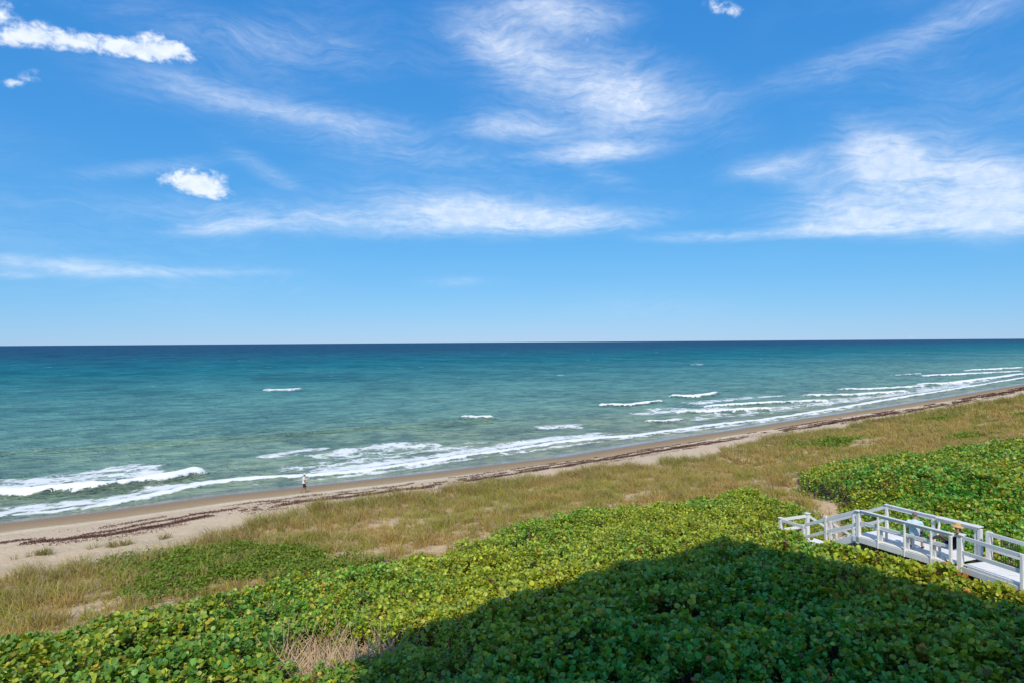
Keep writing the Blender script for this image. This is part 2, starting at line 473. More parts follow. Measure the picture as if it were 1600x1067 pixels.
# ------------------------------------------------------------------ sea
STROKES = [
    # points (u,v), half width on the shore side, half width on the sea side, strength, ridge height
    ([(-14, 86), (0.2, 83.9), (5.3, 82.0), (10.8, 81.2), (15.3, 82.4), (20.1, 85.6)], 0.6, 2.2, 1.9, 1.0),
    ([(-14, 88.5), (0.2, 86.5), (5.4, 85.6), (11.3, 86), (17, 88)], 1.4, 8.0, 0.90, 0.12),
    ([(-14, 93), (0.2, 91), (5.4, 91.5), (11.3, 93.0), (17.1, 94.5)], 3.5, 5.0, 0.70, 0.0),
    ([(-14, 76), (0.2, 74.9), (4.3, 73.7), (8.2, 73.7), (12.9, 75.7), (17.1, 78.0), (21.7, 78.0), (27.2, 75.8), (33.3, 74.0), (40.3, 74.5), (48.4, 75.4), (57.2, 75.8), (65.2, 76.8), (74.7, 76.1), (81.4, 74.6), (91.0, 74.8), (104.1, 75.3), (115.4, 74.0), (142.6, 75.9), (182.5, 80.0), (234.8, 84.2), (313.4, 91), (420, 99)], 0.55, 1.1, 1.7, 0.2),
    ([(-14, 76.8), (0.2, 76.0), (8.2, 75.4), (12.9, 77.2), (17.1, 79.0)], 0.9, 3.0, 0.86, 0.0),
    ([(27, 78.4), (33.3, 76.4), (40.3, 77), (48.4, 78), (57.2, 78.6), (65.2, 79.5), (74.7, 79), (81.4, 78.0)], 1.8, 3.0, 0.86, 0.14),
    ([(18, 75.5), (21.7, 75.0), (27, 73.6), (33, 72.3), (45, 73.2), (57, 73.6), (70, 74), (100, 73.2), (120, 72.6), (160, 76)], 0.4, 1.3, 0.62, 0.0),
    ([(67.5, 223), (71.5, 220), (75, 219), (80.1, 219.4)], 1.6, 4.5, 1.0, 0.5),
    ([(69.5, 109.3), (72.1, 106.7), (76.6, 107.0)], 0.5, 2.0, 1.6, 0.7),
    ([(111, 115.2), (116.9, 110.2), (123, 110.6), (130.2, 111.2)], 0.5, 2.4, 1.6, 0.8),
    ([(142, 120), (147.3, 114.8), (155, 116), (162.7, 119.2)], 0.5, 2.6, 1.6, 0.8),
    ([(96.4, 87.3), (98.4, 83.4), (104.0, 84.2)], 0.5, 1.8, 1.3, 0.5),
    ([(111, 92.5), (117.8, 88.4), (128.2, 86.4), (135.0, 84.0)], 0.5, 3.0, 1.8, 0.6),
    ([(127.5, 97.6), (143.8, 94.4), (153.1, 89.4), (163.9, 86)], 0.6, 3.0, 1.8, 0.6),
    ([(172, 99), (185.7, 91.8), (209.5, 88)], 0.6, 3.2, 1.8, 0.6),
    ([(203, 104.7), (218.3, 96.2), (239.4, 94.8)], 0.6, 3.5, 1.8, 0.6),
    ([(300, 131.8), (316, 127.8)], 0.7, 2.6, 1.3, 0.6),
    ([(240, 99.2), (262.4, 94.6), (307.0, 97.4), (352, 101)], 0.7, 3.5, 1.8, 0.6),
    ([(300, 121), (341.7, 115.6), (380, 109)], 0.7, 3.8, 1.8, 0.6),
    ([(365, 128.1), (420, 120.8)], 0.7, 3.8, 1.8, 0.6),
    ([(130, 103.5), (150, 104.5), (172, 102.5)], 1.5, 5, 0.76, 0.0),
    ([(105, 95.5), (120, 97.5), (133.3, 91.2)], 2.2, 5, 0.76, 0.0),
    ([(165, 90), (185, 84.5), (225, 86.5), (260, 89)], 1.5, 4, 0.8, 0.0),
    ([(27.3, 90.2), (31.6, 92.2), (38.1, 94.4)], 2.4, 3.6, 0.66, 0.08),
    ([(32, 86.3), (42.4, 88.5), (52.7, 88.1)], 3.6, 5.0, 0.64, 0.0),
    ([(25, 82), (34, 81), (46, 82.5), (60, 83)], 2.5, 4.0, 0.55, 0.0),
    ([(74.6, 91.4), (79.1, 91.9), (82.7, 88.6)], 1.6, 3.0, 0.78, 0.0),
    ([(100, 83), (140, 84), (200, 86), (300, 96)], 3.0, 5.0, 0.62, 0.0),
]


def water_fields(u, v):
    foam = np.zeros_like(u); hz = np.zeros_like(u)
    wob = (fbm(u / 1.6, v / 1.6, 3, 51) - 0.5)
    for pts, ws, wl, st, rh in STROKES:
        p = np.array(pts)
        m = (u > p[:, 0].min() - 14) & (u < p[:, 0].max() + 14) & (v > p[:, 1].min() - 16) & (v < p[:, 1].max() + 18)
        if not m.any():
            continue
        d, t, sg = seg_dist(u[m], v[m], pts)
        sg = sg + wob[m] * min(1.6, ws * 2)              # + = seaward
        tip = sstep(t, 0.0, 0.07) * (1 - sstep(t, 0.93, 1.0))
        endcap = np.exp(-np.maximum(d - np.abs(sg), 0) / 1.0)
        dd = np.where(sg > 0, sg / (wl * (0.45 + 0.55 * tip)), -sg / (ws * (0.5 + 0.5 * tip)))
        prof = np.exp(-np.abs(dd) ** 2.0) * endcap * (0.25 + 0.75 * tip)
        foam[m] = np.maximum(foam[m], st * prof)
        if rh > 0:
            r = np.where(sg > 0, np.exp(-(sg / 2.6) ** 2), np.exp(-(sg / 0.9) ** 2)) * endcap * tip
            hz[m] = np.maximum(hz[m], rh * r)
    return foam, hz


su = spaced((-60, -14, 3), (-14, 62, 0.42), (62, 150, 0.85), (150, 440, 2.2), (440, 700, 14))
sv = spaced((66, 98, 0.30), (98, 130, 0.55), (130, 330, 2.0))
SUg, SVg = np.meshgrid(su, sv, indexing='ij')
u_ = SUg.ravel(); v_ = SVg.ravel() + (shore(SUg.ravel()) - 72.0) * (1 - sstep(SVg.ravel(), 80, 320)) * 0.0
foam, hz = water_fields(u_, v_)
fade = (1 - sstep(v_, 260, 328)) * sstep(u_, -60, -50) * (1 - sstep(u_, 600, 690))
w_ = crossw(u_, v_)
swell = 0.16 * np.sin(2 * np.pi * (v_ + 2.2 * (fbm(u_ / 22, v_ / 22, 2, 61) - 0.5) * 6) / 15.0 + 0.06 * u_) * sstep(w_, 78, 95)
bd, _, bs_ = seg_dist(u_, v_, [(-30, 121), (0.3, 117), (11.4, 114.5), (23.8, 112.5), (40.2, 109.5), (66, 107)])
hz = hz + 0.75 * np.where(bs_ > 0, np.exp(-(bs_ / 4.0) ** 2), np.exp(-(bs_ / 1.8) ** 2)) * np.exp(-np.maximum(bd - np.abs(bs_), 0) / 8)
chop = 0.22 * (fbm(u_ / 2.6, v_ / 1.5, 3, 62) - 0.5) * sstep(w_, 73, 80) + 0.10 * np.clip(foam, 0, 1.2) * (fbm(u_ / 0.7, v_ / 0.6, 2, 63) - 0.2)
sz = (hz + swell + chop) * fade
x_, y_ = UV(u_, v_)
V = [np.stack([x_, y_, sz], 1)]; F = [grid_faces(len(su), len(sv))]
FO = [foam * fade]; VV = [v_]; off = len(u_)


def far_patch(us, vs):
    global off
    a, b = np.meshgrid(us, vs, indexing='ij'); a = a.ravel(); b = b.ravel()
    x, y = UV(a, b)
    V.append(np.stack([x, y, np.zeros_like(x)], 1)); F.append(grid_faces(len(us), len(vs)) + off)
    FO.append(np.zeros_like(a)); VV.append(b); off += len(a)


geo = np.geomspace(330, 90000, 40)
far_patch(np.concatenate([[-30000, -3000, -500, -60], spaced((-60, 700, 40))[1:], [1500, 4000, 15000, 60000, 160000]]), geo)
far_patch(np.concatenate([[700], np.geomspace(800, 160000, 20)]), np.array([66, 130, 200, 330.0]))
far_patch(np.array([-30000, -3000, -500, -60.0]), np.array([66, 130, 200, 330.0]))


def sea_material():
    m, n = new_mat('sea_water')
    pos = n.node('ShaderNodeNewGeometry').outputs['Position']
    sv_ = n.attr('seaward').outputs['Fac']
    fo = n.attr('foam').outputs['Fac']
    uvp = n.mapping(pos, rot=(0, 0, -TH))
    patch = n.noise(n.mapping(uvp, sc=(0.006, 0.02, 1)), 1.0, 4, 0.55)
    patch2 = n.noise(n.mapping(uvp, sc=(0.03, 0.11, 1)), 1.0, 3, 0.55)
    lg = n.math('LOGARITHM', n.math('MAXIMUM', sv_, 60.0), 10.0)
    lg = n.math('ADD', lg, n.math('MULTIPLY', n.math('SUBTRACT', patch, 0.5), 0.32))
    f = n.ss(lg, 1.84, 3.4, 0, 1, 'LINEAR')     # v 70 .. 2500
    col = n.ramp(f, WATER)
    col = n.mix(n.ss(patch2, 0.5, 0.75, 0, 0.2), col, (0.10, 0.20, 0.15, 1))
    # waves
    w1 = n.noise(n.mapping(uvp, sc=(0.16, 0.42, 1)), 1.0, 5, 0.62, 0.4)
    w2 = n.noise(n.mapping(uvp, rot=(0, 0, 0.35), sc=(0.9, 1.9, 1)), 1.0, 4, 0.6, 0.3)
    w0 = n.noise(n.mapping(uvp, rot=(0, 0, -0.12), sc=(0.018, 0.075, 1)), 1.0, 4, 0.6, 0.3)
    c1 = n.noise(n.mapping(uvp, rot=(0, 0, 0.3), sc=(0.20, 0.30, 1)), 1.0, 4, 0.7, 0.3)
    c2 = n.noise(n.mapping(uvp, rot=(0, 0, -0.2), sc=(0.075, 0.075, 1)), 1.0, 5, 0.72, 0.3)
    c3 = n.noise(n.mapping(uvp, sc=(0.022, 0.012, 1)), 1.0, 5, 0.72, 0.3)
    wm = n.noise(n.mapping(uvp, rot=(0, 0, 0.2), sc=(0.05, 0.17, 1)), 1.0, 5, 0.65, 0.5)
    hgt = n.math('ADD', n.math('ADD', n.math('MULTIPLY', w1, 0.75), n.math('MULTIPLY', w2, 0.16)), n.math('ADD', n.math('MULTIPLY', c2, 3.2), n.math('MULTIPLY', c3, 3.0)))
    nb = bump(n, hgt, 1.0, 1.0)
    # light and shade of the chop, put into the water colour by noise
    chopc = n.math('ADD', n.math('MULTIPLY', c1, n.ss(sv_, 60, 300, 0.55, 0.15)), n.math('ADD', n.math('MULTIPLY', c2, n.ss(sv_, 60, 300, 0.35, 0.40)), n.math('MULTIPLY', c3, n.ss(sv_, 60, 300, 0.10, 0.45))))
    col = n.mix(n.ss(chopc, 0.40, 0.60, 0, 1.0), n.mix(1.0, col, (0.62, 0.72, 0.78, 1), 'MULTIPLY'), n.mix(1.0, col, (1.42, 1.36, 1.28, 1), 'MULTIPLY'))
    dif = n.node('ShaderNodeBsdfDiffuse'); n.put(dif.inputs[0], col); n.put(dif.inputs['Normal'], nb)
    gl = n.node('ShaderNodeBsdfGlossy'); gl.inputs['Roughness'].default_value = 0.22; n.put(gl.inputs['Normal'], nb)
    n.put(gl.inputs['Color'], (1, 1, 1, 1))
    fr = n.node('ShaderNodeFresnel'); fr.inputs['IOR'].default_value = 1.33; n.put(fr.inputs['Normal'], nb)
    fac = n.math('MINIMUM', n.math('MULTIPLY', fr.outputs[0], 0.6), n.ss(sv_, 80, 400, 0.16, 0.05))
    mx = n.node('ShaderNodeMixShader'); n.put(mx.inputs[0], fac)
    n.t.links.new(dif.outputs[0], mx.inputs[1]); n.t.links.new(gl.outputs[0], mx.inputs[2])
    # foam
    fp = n.mapping(uvp, sc=(0.8, 1.0, 1.0))
    warpn = n.node('ShaderNodeTexNoise'); n.put(warpn.inputs['Vector'], fp); warpn.inputs['Scale'].default_value = 0.7; warpn.inputs['Detail'].default_value = 4
    va = n.node('ShaderNodeVectorMath', operation='MULTIPLY_ADD')
    n.put(va.inputs[0], warpn.outputs['Color']); va.inputs[1].default_value = (2.2, 2.2, 0); n.put(va.inputs[2], fp)
    fn = n.noise(va.outputs[0], 1.3, 6, 0.7, 0.5)
    fn2 = n.noise(fp, 0.28, 4, 0.6, 0.4)
    fo2 = n.math('ADD', fo, n.math('MULTIPLY', n.math('MULTIPLY', n.math('SUBTRACT', fn2, 0.5), 2.2), n.ss(fo, 0.02, 0.3)))
    lace = None
    for scl, wd in ((0.62, 0.42), (1.5, 0.30)):
        vor = n.node('ShaderNodeTexVoronoi', feature='DISTANCE_TO_EDGE'); n.put(vor.inputs['Vector'], va.outputs[0]); vor.inputs['Scale'].default_value = scl
        wdt = n.math('MULTIPLY', n.ss(fo2, 0.15, 1.1, 0.03, 1.0), wd)
        l1 = n.ss(n.math('DIVIDE', vor.outputs['Distance'], wdt), 0.35, 1.0, 1.0, 0.0)
        lace = l1 if lace is None else n.math('MAXIMUM', lace, n.math('MULTIPLY', l1, 0.8))
    lace = n.math('MULTIPLY', lace, n.ss(n.math('ADD', fo2, n.math('MULTIPLY', n.math('SUBTRACT', fn, 0.5), 0.9)), 0.22, 0.62))
    solid = n.ss(n.math('SUBTRACT', fo2, n.math('MULTIPLY', fn, 0.75)), 0.40, 0.72)
    fm = n.math('MAXIMUM', solid, n.math('MULTIPLY', lace, 0.85), clamp=True)
    # far whitecaps
    wc = n.noise(n.mapping(uvp, sc=(0.055, 0.16, 1)), 1.0, 5, 0.6, 0.3)
    wc2 = n.noise(n.mapping(uvp, loc=(31, 7, 0), sc=(0.012, 0.03, 1)), 1.0, 2, 0.5)
    cap = n.math('MULTIPLY', n.ss(n.math('ADD', wc, n.math('MULTIPLY', wc2, 0.35)), 0.885, 0.93), n.ss(sv_, 130, 220))
    fm = n.math('MAXIMUM', fm, n.math('MULTIPLY', cap, 0.8))
    fd = principled(n, (0.92, 0.90, 0.86, 1), 0.8, 0.1, bump(n, fn, 0.35, 0.12))
    mx2 = n.node('ShaderNodeMixShader'); n.put(mx2.inputs[0], fm)
    n.t.links.new(mx.outputs[0], mx2.inputs[1]); n.t.links.new(fd.outputs[0], mx2.inputs[2])
    finish(n, mx2.outputs[0])
    return m


WATER = [(0.0, (0.304, 0.308, 0.198)), (0.05, (0.223, 0.285, 0.189)), (0.13, (0.152, 0.275, 0.213)), (0.26, (0.096, 0.250, 0.221)), (0.38, (0.043, 0.194, 0.205)), (0.52, (0.012, 0.155, 0.192)), (0.66, (0.012, 0.120, 0.175)), (0.82, (0.015, 0.084, 0.149)), (1.0, (0.016, 0.076, 0.145))]
sme = np_mesh('sea', np.concatenate(V), np.concatenate(F), sea_material(), True,
              {'foam': ('FLOAT', np.concatenate(FO)), 'seaward': ('FLOAT', np.concatenate(VV))})
tag(link('sea', sme), kind='structure', label='green and blue sea with white breakers along the beach')


# ------------------------------------------------------------------ vegetation
def leaf_material(name, gloss=0.45, trans=0.22, spec=0.5):
    m, n = new_mat(name)
    at = n.attr('tint').outputs['Color']
    pos = n.node('ShaderNodeNewGeometry').outputs['Position']
    f = n.noise(pos, 14, 3, 0.6)
    col = n.mix(n.ss(f, 0.3, 0.7, 0, 0.4), at, n.mix(1.0, at, (0.75, 0.8, 0.7, 1), 'MULTIPLY'))
    p = principled(n, col, gloss, spec)
    t = n.node('ShaderNodeBsdfTranslucent')
    n.put(t.inputs[0], n.mix(1.0, col, (1.5, 1.25, 0.5, 1), 'MULTIPLY'))
    mx = n.node('ShaderNodeMixShader'); mx.inputs[0].default_value = trans
    n.t.links.new(p.outputs[0], mx.inputs[1]); n.t.links.new(t.outputs[0], mx.inputs[2])
    finish(n, mx.outputs[0])
    return m


LEAF9 = np.array([(0, 0, 0), (-.36, .12, .07), (-.53, .5, .12), (-.33, .88, .05), (0, 1.0, -.05), (.33, .88, .05), (.53, .5, .12), (.36, .12, .07), (0, .52, 0)], float)
LEAF9F = np.array([(8, 0, 1)[::-1], (8, 1, 2)[::-1], (8, 2, 3)[::-1], (8, 3, 4)[::-1], (8, 4, 5)[::-1], (8, 5, 6)[::-1], (8, 6, 7)[::-1], (8, 7, 0)[::-1]])
LEAF6 = np.array([(0, 0, 0), (-.48, .35, .1), (-.36, .82, .06), (0, 1, -.04), (.36, .82, .06), (.48, .35, .1)], float)
LEAF6F = np.array([(0, 3, 2), (0, 2, 1), (0, 5, 4), (0, 4, 3)])
LEAF4 = np.array([(0, 0, 0), (-.5, .5, .12), (0, 1, -.03), (.5, .5, .12)], float)
LEAF4F = np.array([(0, 2, 1), (0, 3, 2)])


def norm(a):
    return a / np.maximum(np.linalg.norm(a, axis=1, keepdims=True), 1e-9)


def leaf_array(pos, along, normal, size, tint, tmpl, tf):
    y = norm(along); z = normal - (normal * y).sum(1, keepdims=True) * y; z = norm(z); x = np.cross(y, z)
    T = tmpl
    v = pos[:, None, :] + size[:, None, None] * (T[None, :, 0:1] * x[:, None] + T[None, :, 1:2] * y[:, None] + T[None, :, 2:3] * z[:, None])
    k = len(T)
    f = (np.arange(len(pos)) * k)[:, None, None] + tf[None]
    return v.reshape(-1, 3), f.reshape(-1, 3), np.repeat(tint, k, axis=0)


def merge(parts):
    V = []; F = []; T = []; o = 0
    for v, f, t in parts:
        V.append(v); F.append(f + o); T.append(t); o += len(v)
    return np.concatenate(V), np.concatenate(F), np.concatenate(T)


def scatter(u0, u1, v0, v1, dens):
    k = rng.poisson((u1 - u0) * (v1 - v0) * dens)
    return rng.uniform(u0, u1, k), rng.uniform(v0, v1, k)


# green, light green, yellow-green, olive, old yellow, orange-red
PAL = np.array([(0.095, 0.355, 0.045), (0.285, 0.40, 0.034), (0.54, 0.52, 0.026), (0.40, 0.36, 0.038), (0.52, 0.38, 0.035), (0.58, 0.18, 0.045)])


def tints(u, v, n):
    zone = fbm(u / 4.0, v / 4.0, 3, 71)
    mid = sstep(u, 6, 11) * (1 - sstep(u, 34, 44)) * sstep(v, 14, 19)
    rail = np.exp(-((u - 26) / 4) ** 2) * np.exp(-((v - 9) / 3.2) ** 2)
    right = sstep(u, 38, 42)
    yel = np.clip(0.20 + 0.60 * mid + 0.28 * right + 0.7 * rail + 1.4 * (zone - 0.5), 0, 1)
    r = rng.random(n)
    base = PAL[0] * (1 - yel)[:, None] + PAL[1] * yel[:, None]
    ol = (0.6 * (1 - sstep(u, 5, 11)))[:, None]
    base = base * (1 - ol) + np.array([[0.17, 0.28, 0.036]]) * ol
    c = base.copy()
    m = rng.random(n) < 0.16 + 0.42 * yel
    c[m] = c[m] * 0.35 + PAL[2] * 0.65
    m = rng.random(n) < 0.10 + 0.16 * right
    c[m] = c[m] * 0.3 + PAL[3] * 0.7
    m = r < 0.012 + 0.02 * right + 0.12 * rail
    c[m] = PAL[4]
    m = (r > 0.996 - 0.002 * right - 0.04 * rail)
    c[m] = PAL[5]
    m = rng.random(n) < 0.012
    c[m] = np.array([0.20, 0.105, 0.05])
    return c * rng.uniform(0.72, 1.28, n)[:, None]


def zone_size(u, v):
    # small-leaved growth in the middle of the thicket, big round leaves towards the building
    f = sstep(fbm(u / 5.0, v / 5.0, 2, 73) + 0.06 * (v - 17), 0.40, 0.66) * sstep(u, 3, 9)
    return 1.18 - 0.30 * f


def thicket_leaves(u0, u1, v0, v1, dens, per, lsize, spread, tmpl_near):
    u, v = scatter(u0, u1, v0, v1, dens)
    e = bush_mask(u, v)
    k = e > 0.02
    u, v, e = u[k], v[k], e[k]
    x, y = UV(u, v)
    z = canopy_z(u, v)
    k = seen(x, y, z) & ~deck_clear(x, y, 0.05)
    k &= rng.random(len(u)) > 0.93 * dead_mask(u, v)
    k &= rng.random(len(u)) < 0.12 + 0.88 * sstep(fbm(u / 0.55, v / 0.55, 2, 25), 0.30, 0.50)
    u, v, x, y, z, e = u[k], v[k], x[k], y[k], z[k], e[k]
    dist = np.hypot(x, y)
    sc = np.clip(dist / 46.0, 1.0, 3.2)
    keep = rng.random(len(u)) < 1.0 / sc ** 1.7
    u, v, x, y, z, e, sc = u[keep], v[keep], x[keep], y[keep], z[keep], e[keep], sc[keep]
    lean = rng.normal(0, 0.28, (len(u), 2))
    # sprigs at the rim hang outwards towards the open sand
    top = z - rng.exponential(0.17, len(u)) * 1.0 - 0.1
    top = np.where(e < 0.8, top - rng.random(len(u)) * np.maximum(z - ground_z(u, v) - 0.1, 0) * (1 - e / 0.8) * 1.0, top)
    axis = norm(np.stack([lean[:, 0], lean[:, 1], np.ones(len(u))], 1))
    P_, A_, N_, S_, T_, D_ = [], [], [], [], [], []
    ph0 = rng.uniform(0, 6.28, len(u))
    base_t = tints(u, v, len(u))
    for i in range(per):
        ph = ph0 + i * 2.4 + rng.normal(0, 0.3, len(u))
        el_ = np.radians(rng.uniform(5, 62, len(u)) + 12 * (i == per - 1))
        rad = np.stack([np.cos(ph), np.sin(ph), np.zeros(len(u))], 1)
        up = axis
        al = norm(rad * np.cos(el_)[:, None] + up * np.sin(el_)[:, None] + rng.normal(0, 0.12, (len(u), 3)))
        no = -rad * np.sin(el_)[:, None] + up * np.cos(el_)[:, None] + rng.normal(0, 0.42, (len(u), 3))
        st = (i / per) * spread
        p = np.stack([x, y, top], 1) - axis * (spread - st)[:, None] if isinstance(st, np.ndarray) else np.stack([x, y, top], 1) - axis * (spread - st)
        p = p + al * 0.03
        own = tints(u, v, len(u))
        t = np.where((rng.random(len(u)) < 0.6)[:, None], base_t, own) * rng.uniform(0.82, 1.18, len(u))[:, None]
        P_.append(p); A_.append(al); N_.append(no); T_.append(t)
        S_.append(lsize * zone_size(u, v) * sc * rng.uniform(0.5, 1.3, len(u))); D_.append(np.full(len(u), i))
    return np.concatenate(P_), np.concatenate(A_), np.concatenate(N_), np.concatenate(S_), np.concatenate(T_), np.concatenate(D_)


leaf_mat = leaf_material('sea_grape_leaf')

# --- thicket between the building and the dune, up to the boardwalk
near = bpy.data.objects.new('sea_grape_thicket', None)
COL.objects.link(near)
near.location = (*UV(18, 16), 4.6)
tag(near, 'broad green sea grape thicket in front, half in building shade, left of the boardwalk', 'thicket')


def child_at(name, me, parent):
    o = link(name, me, parent)
    o.matrix_parent_inverse = Matrix.Translation(-parent.location)
    return o


Pn, An, Nn, Sn, Tn, Dn = thicket_leaves(-16, 41, 2, 33, 72, 7, 0.122, 0.28, True)
xu, xv = toUV(Pn[:, 0], Pn[:, 1])
kp = (xu < 40.6)
Pn, An, Nn, Sn, Tn, Dn = Pn[kp], An[kp], Nn[kp], Sn[kp], Tn[kp], Dn[kp]
dist = np.linalg.norm(Pn - np.array([0, 0, CAM_Z]), axis=1)
pa, pb = px_of(Pn[:, 0], Pn[:, 1], Pn[:, 2])
show = Sn / dist * (Dn >= 5) * (pa > 20) * (pa < 1580) * (pb < 1050) * (Nn[:, 1] < 0.15) * (Nn[:, 2] > 0.4)
order = np.argsort(-show)[:290]
rest = np.ones(len(Pn), bool); rest[order] = False
c1 = rest & (dist < 31); c2 = rest & (dist >= 31)
V1 = merge([leaf_array(Pn[c1], An[c1], Nn[c1], Sn[c1], Tn[c1], LEAF9, LEAF9F), leaf_array(Pn[c2], An[c2], Nn[c2], Sn[c2], Tn[c2], LEAF6, LEAF6F)])
o = child_at('foliage', np_mesh('foliage', V1[0], V1[1], leaf_mat, True, {'tint': ('FLOAT_COLOR', V1[2])}), near)
o['kind'] = 'stuff'
protos = []
for c in [PAL[0], PAL[0] * 1.25, PAL[1], PAL[1] * 0.85, PAL[0] * 0.5 + PAL[2] * 0.5, PAL[2], PAL[4], PAL[5]]:
    w = LEAF9 + np.concatenate([np.zeros((9, 2)), rng.normal(0, 0.03, (9, 1))], 1)
    protos.append(np_mesh('leaf', w, LEAF9F, leaf_mat, True, {'tint': ('FLOAT_COLOR', np.repeat(c[None], 9, 0))}))
for i in order:
    c = Tn[i]
    k = int(np.argmin([np.linalg.norm(c - q) for q in [PAL[0], PAL[0] * 1.25, PAL[1], PAL[1] * 0.85, PAL[0] * 0.5 + PAL[2] * 0.5, PAL[2], PAL[4], PAL[5]]]))
    o = link('leaf', protos[k], near)
    y = Vector(An[i]).normalized(); z = Vector(Nn[i]); z = (z - y * z.dot(y)).normalized(); x = y.cross(z)
    M = Matrix((x, y, z)).transposed().to_4x4(); M.translation = Vector(Pn[i])
    s = float(Sn[i])
    o.matrix_parent_inverse = Matrix.Translation(-near.location)
    o.matrix_basis = M @ Matrix.Diagonal((s, s, s, 1))

# woody stems under the leaves
twig_mat = simple_mat('grey_brown_twig', (0.20, 0.145, 0.10), 0.85, 0.1, 0.35, 9)
dry_mat = simple_mat('dry_straw_twig', (0.60, 0.44, 0.27), 0.85, 0.1, 0.3, 9)


def sticks(p0, p1, r0, r1):
    d = norm(p1 - p0); ref = np.tile(np.array([[0.3, 0.2, 0.93]]), (len(d), 1))
    x = norm(np.cross(d, ref)); y = np.cross(d, x)
    V = []
    for p, r in ((p0, r0), (p1, r1)):
        for a in (0, 2.094, 4.189):
            V.append(p + (x * math.cos(a) + y * math.sin(a)) * r[:, None])
    V = np.stack(V, 1)
    f = np.array([(0, 1, 4, 3), (1, 2, 5, 4), (2, 0, 3, 5)])
    F = (np.arange(len(p0)) * 6)[:, None, None] + f[None]
    return V.reshape(-1, 3), F.reshape(-1, 4)


u, v = scatter(-14, 41, 3, 30, 5)
e = bush_mask(u, v); x, y = UV(u, v); z = canopy_z(u, v)
k = (e > 0.3) & seen(x, y, z) & ~deck_clear(x, y, 0.25)
u, v, x, y, z = u[k], v[k], x[k], y[k], z[k]
p0 = np.stack([x, y, ground_z(u, v) - 0.1], 1)
p1 = np.stack([x + rng.normal(0, .35, len(u)), y + rng.normal(0, .35, len(u)), z - 0.25], 1)
sv3, sf3 = sticks(p0, p1, np.full(len(u), .022), np.full(len(u), .009))
o = child_at('stems', np_mesh('stems', sv3, sf3, twig_mat), near)
o['kind'] = 'stuff'

# --- thicket on the far side of the boardwalk and path
far = bpy.data.objects.new('sea_grape_thicket', None)
COL.objects.link(far)
far.location = (*UV(60, 16), 4.6)
tag(far, 'dense yellow green thicket behind the boardwalk, right of the sand path', 'thicket')
Pf, Af, Nf, Sf, Tf, Df = thicket_leaves(26, 210, -14, 46, 40, 6, 0.135, 0.30, False)
xu, xv = toUV(Pf[:, 0], Pf[:, 1])
side = (xu >= 40.6)
# on the path's and boardwalk's far side
_, _, sgp = seg_dist(xu, xv, [(10, -6), (27.5, 8), (29, 14), (32.6, 16.9), (41.3, 22.2), (44.7, 27.3), (46.7, 33.7)])
side = (sgp < 0)
kp = side
Pf, Af, Nf, Sf, Tf = Pf[kp], Af[kp], Nf[kp], Sf[kp], Tf[kp]
dist = np.linalg.norm(Pf - np.array([0, 0, CAM_Z]), axis=1)
c1 = dist < 42
V1 = merge([leaf_array(Pf[c1], Af[c1], Nf[c1], Sf[c1], Tf[c1], LEAF6, LEAF6F), leaf_array(Pf[~c1], Af[~c1], Nf[~c1], Sf[~c1] * 1.15, Tf[~c1], LEAF4, LEAF4F)])
o = child_at('foliage', np_mesh('foliage', V1[0], V1[1], leaf_mat, True, {'tint': ('FLOAT_COLOR', V1[2])}), far)
o['kind'] = 'stuff'
print('leaves', len(Pn), len(Pf))

# --- bare dry twigs where the thicket has died back
k = 6000
u = 7.7 + rng.normal(0, 1.1, k); v = 18.9 + rng.normal(0, 1.2, k)
m = dead_mask(u, v) > 0.15
u, v = u[m], v[m]; x, y = UV(u, v)
zc = canopy_z(u, v)
p0 = np.stack([x, y, zc - 0.55 - 0.3 * rng.random(len(u))], 1)
dr = rng.normal(0, 0.35, (len(u), 3)); dr[:, 2] = np.abs(rng.normal(0.42, 0.25, len(u)))
sv3, sf3 = sticks(p0, p0 + dr * rng.uniform(0.5, 1.5, len(u))[:, None], np.full(len(u), .016), np.full(len(u), .006))
tag(link('dry_twigs', np_mesh('dry_twigs', sv3, sf3, dry_mat)), 'bare straw coloured twigs in a gap of the green thicket', 'dead brush', kind='stuff')

# --- low green creeper on the dune
vine_mat = leaf_material('creeper_leaf', 0.5, 0.35, 0.3)
VINES = [(9.5, 34.6, 4.2, 3.4), (12.4, 31.4, 3.0, 2.6), (6.4, 33.6, 2.2, 2.4), (8.4, 38.0, 4.4, 3.6), (5.6, 40.2, 2.0, 1.8), (11.2, 35.2, 2.6, 2.0), (11.5, 32.6, 3.0, 2.2), (73.5, 40.6, 7.0, 4.2), (110, 41.5, 6.5, 1.4), (118, 33.0, 9, 1.6), (48.0, 47.0, 1.3, .8), (85, 29.5, 5, 1.5)]


def vine_mask(u, v):
    b = np.zeros_like(u)
    for a, c, ru, rv in VINES:
        b = np.maximum(b, 1 - sstep(np.hypot((u - a) / ru, (v - c) / rv) + 0.9 * (fbm(u / 1.5, v / 1.5, 3, 81) - 0.5), 0.6, 1.05))
    return b


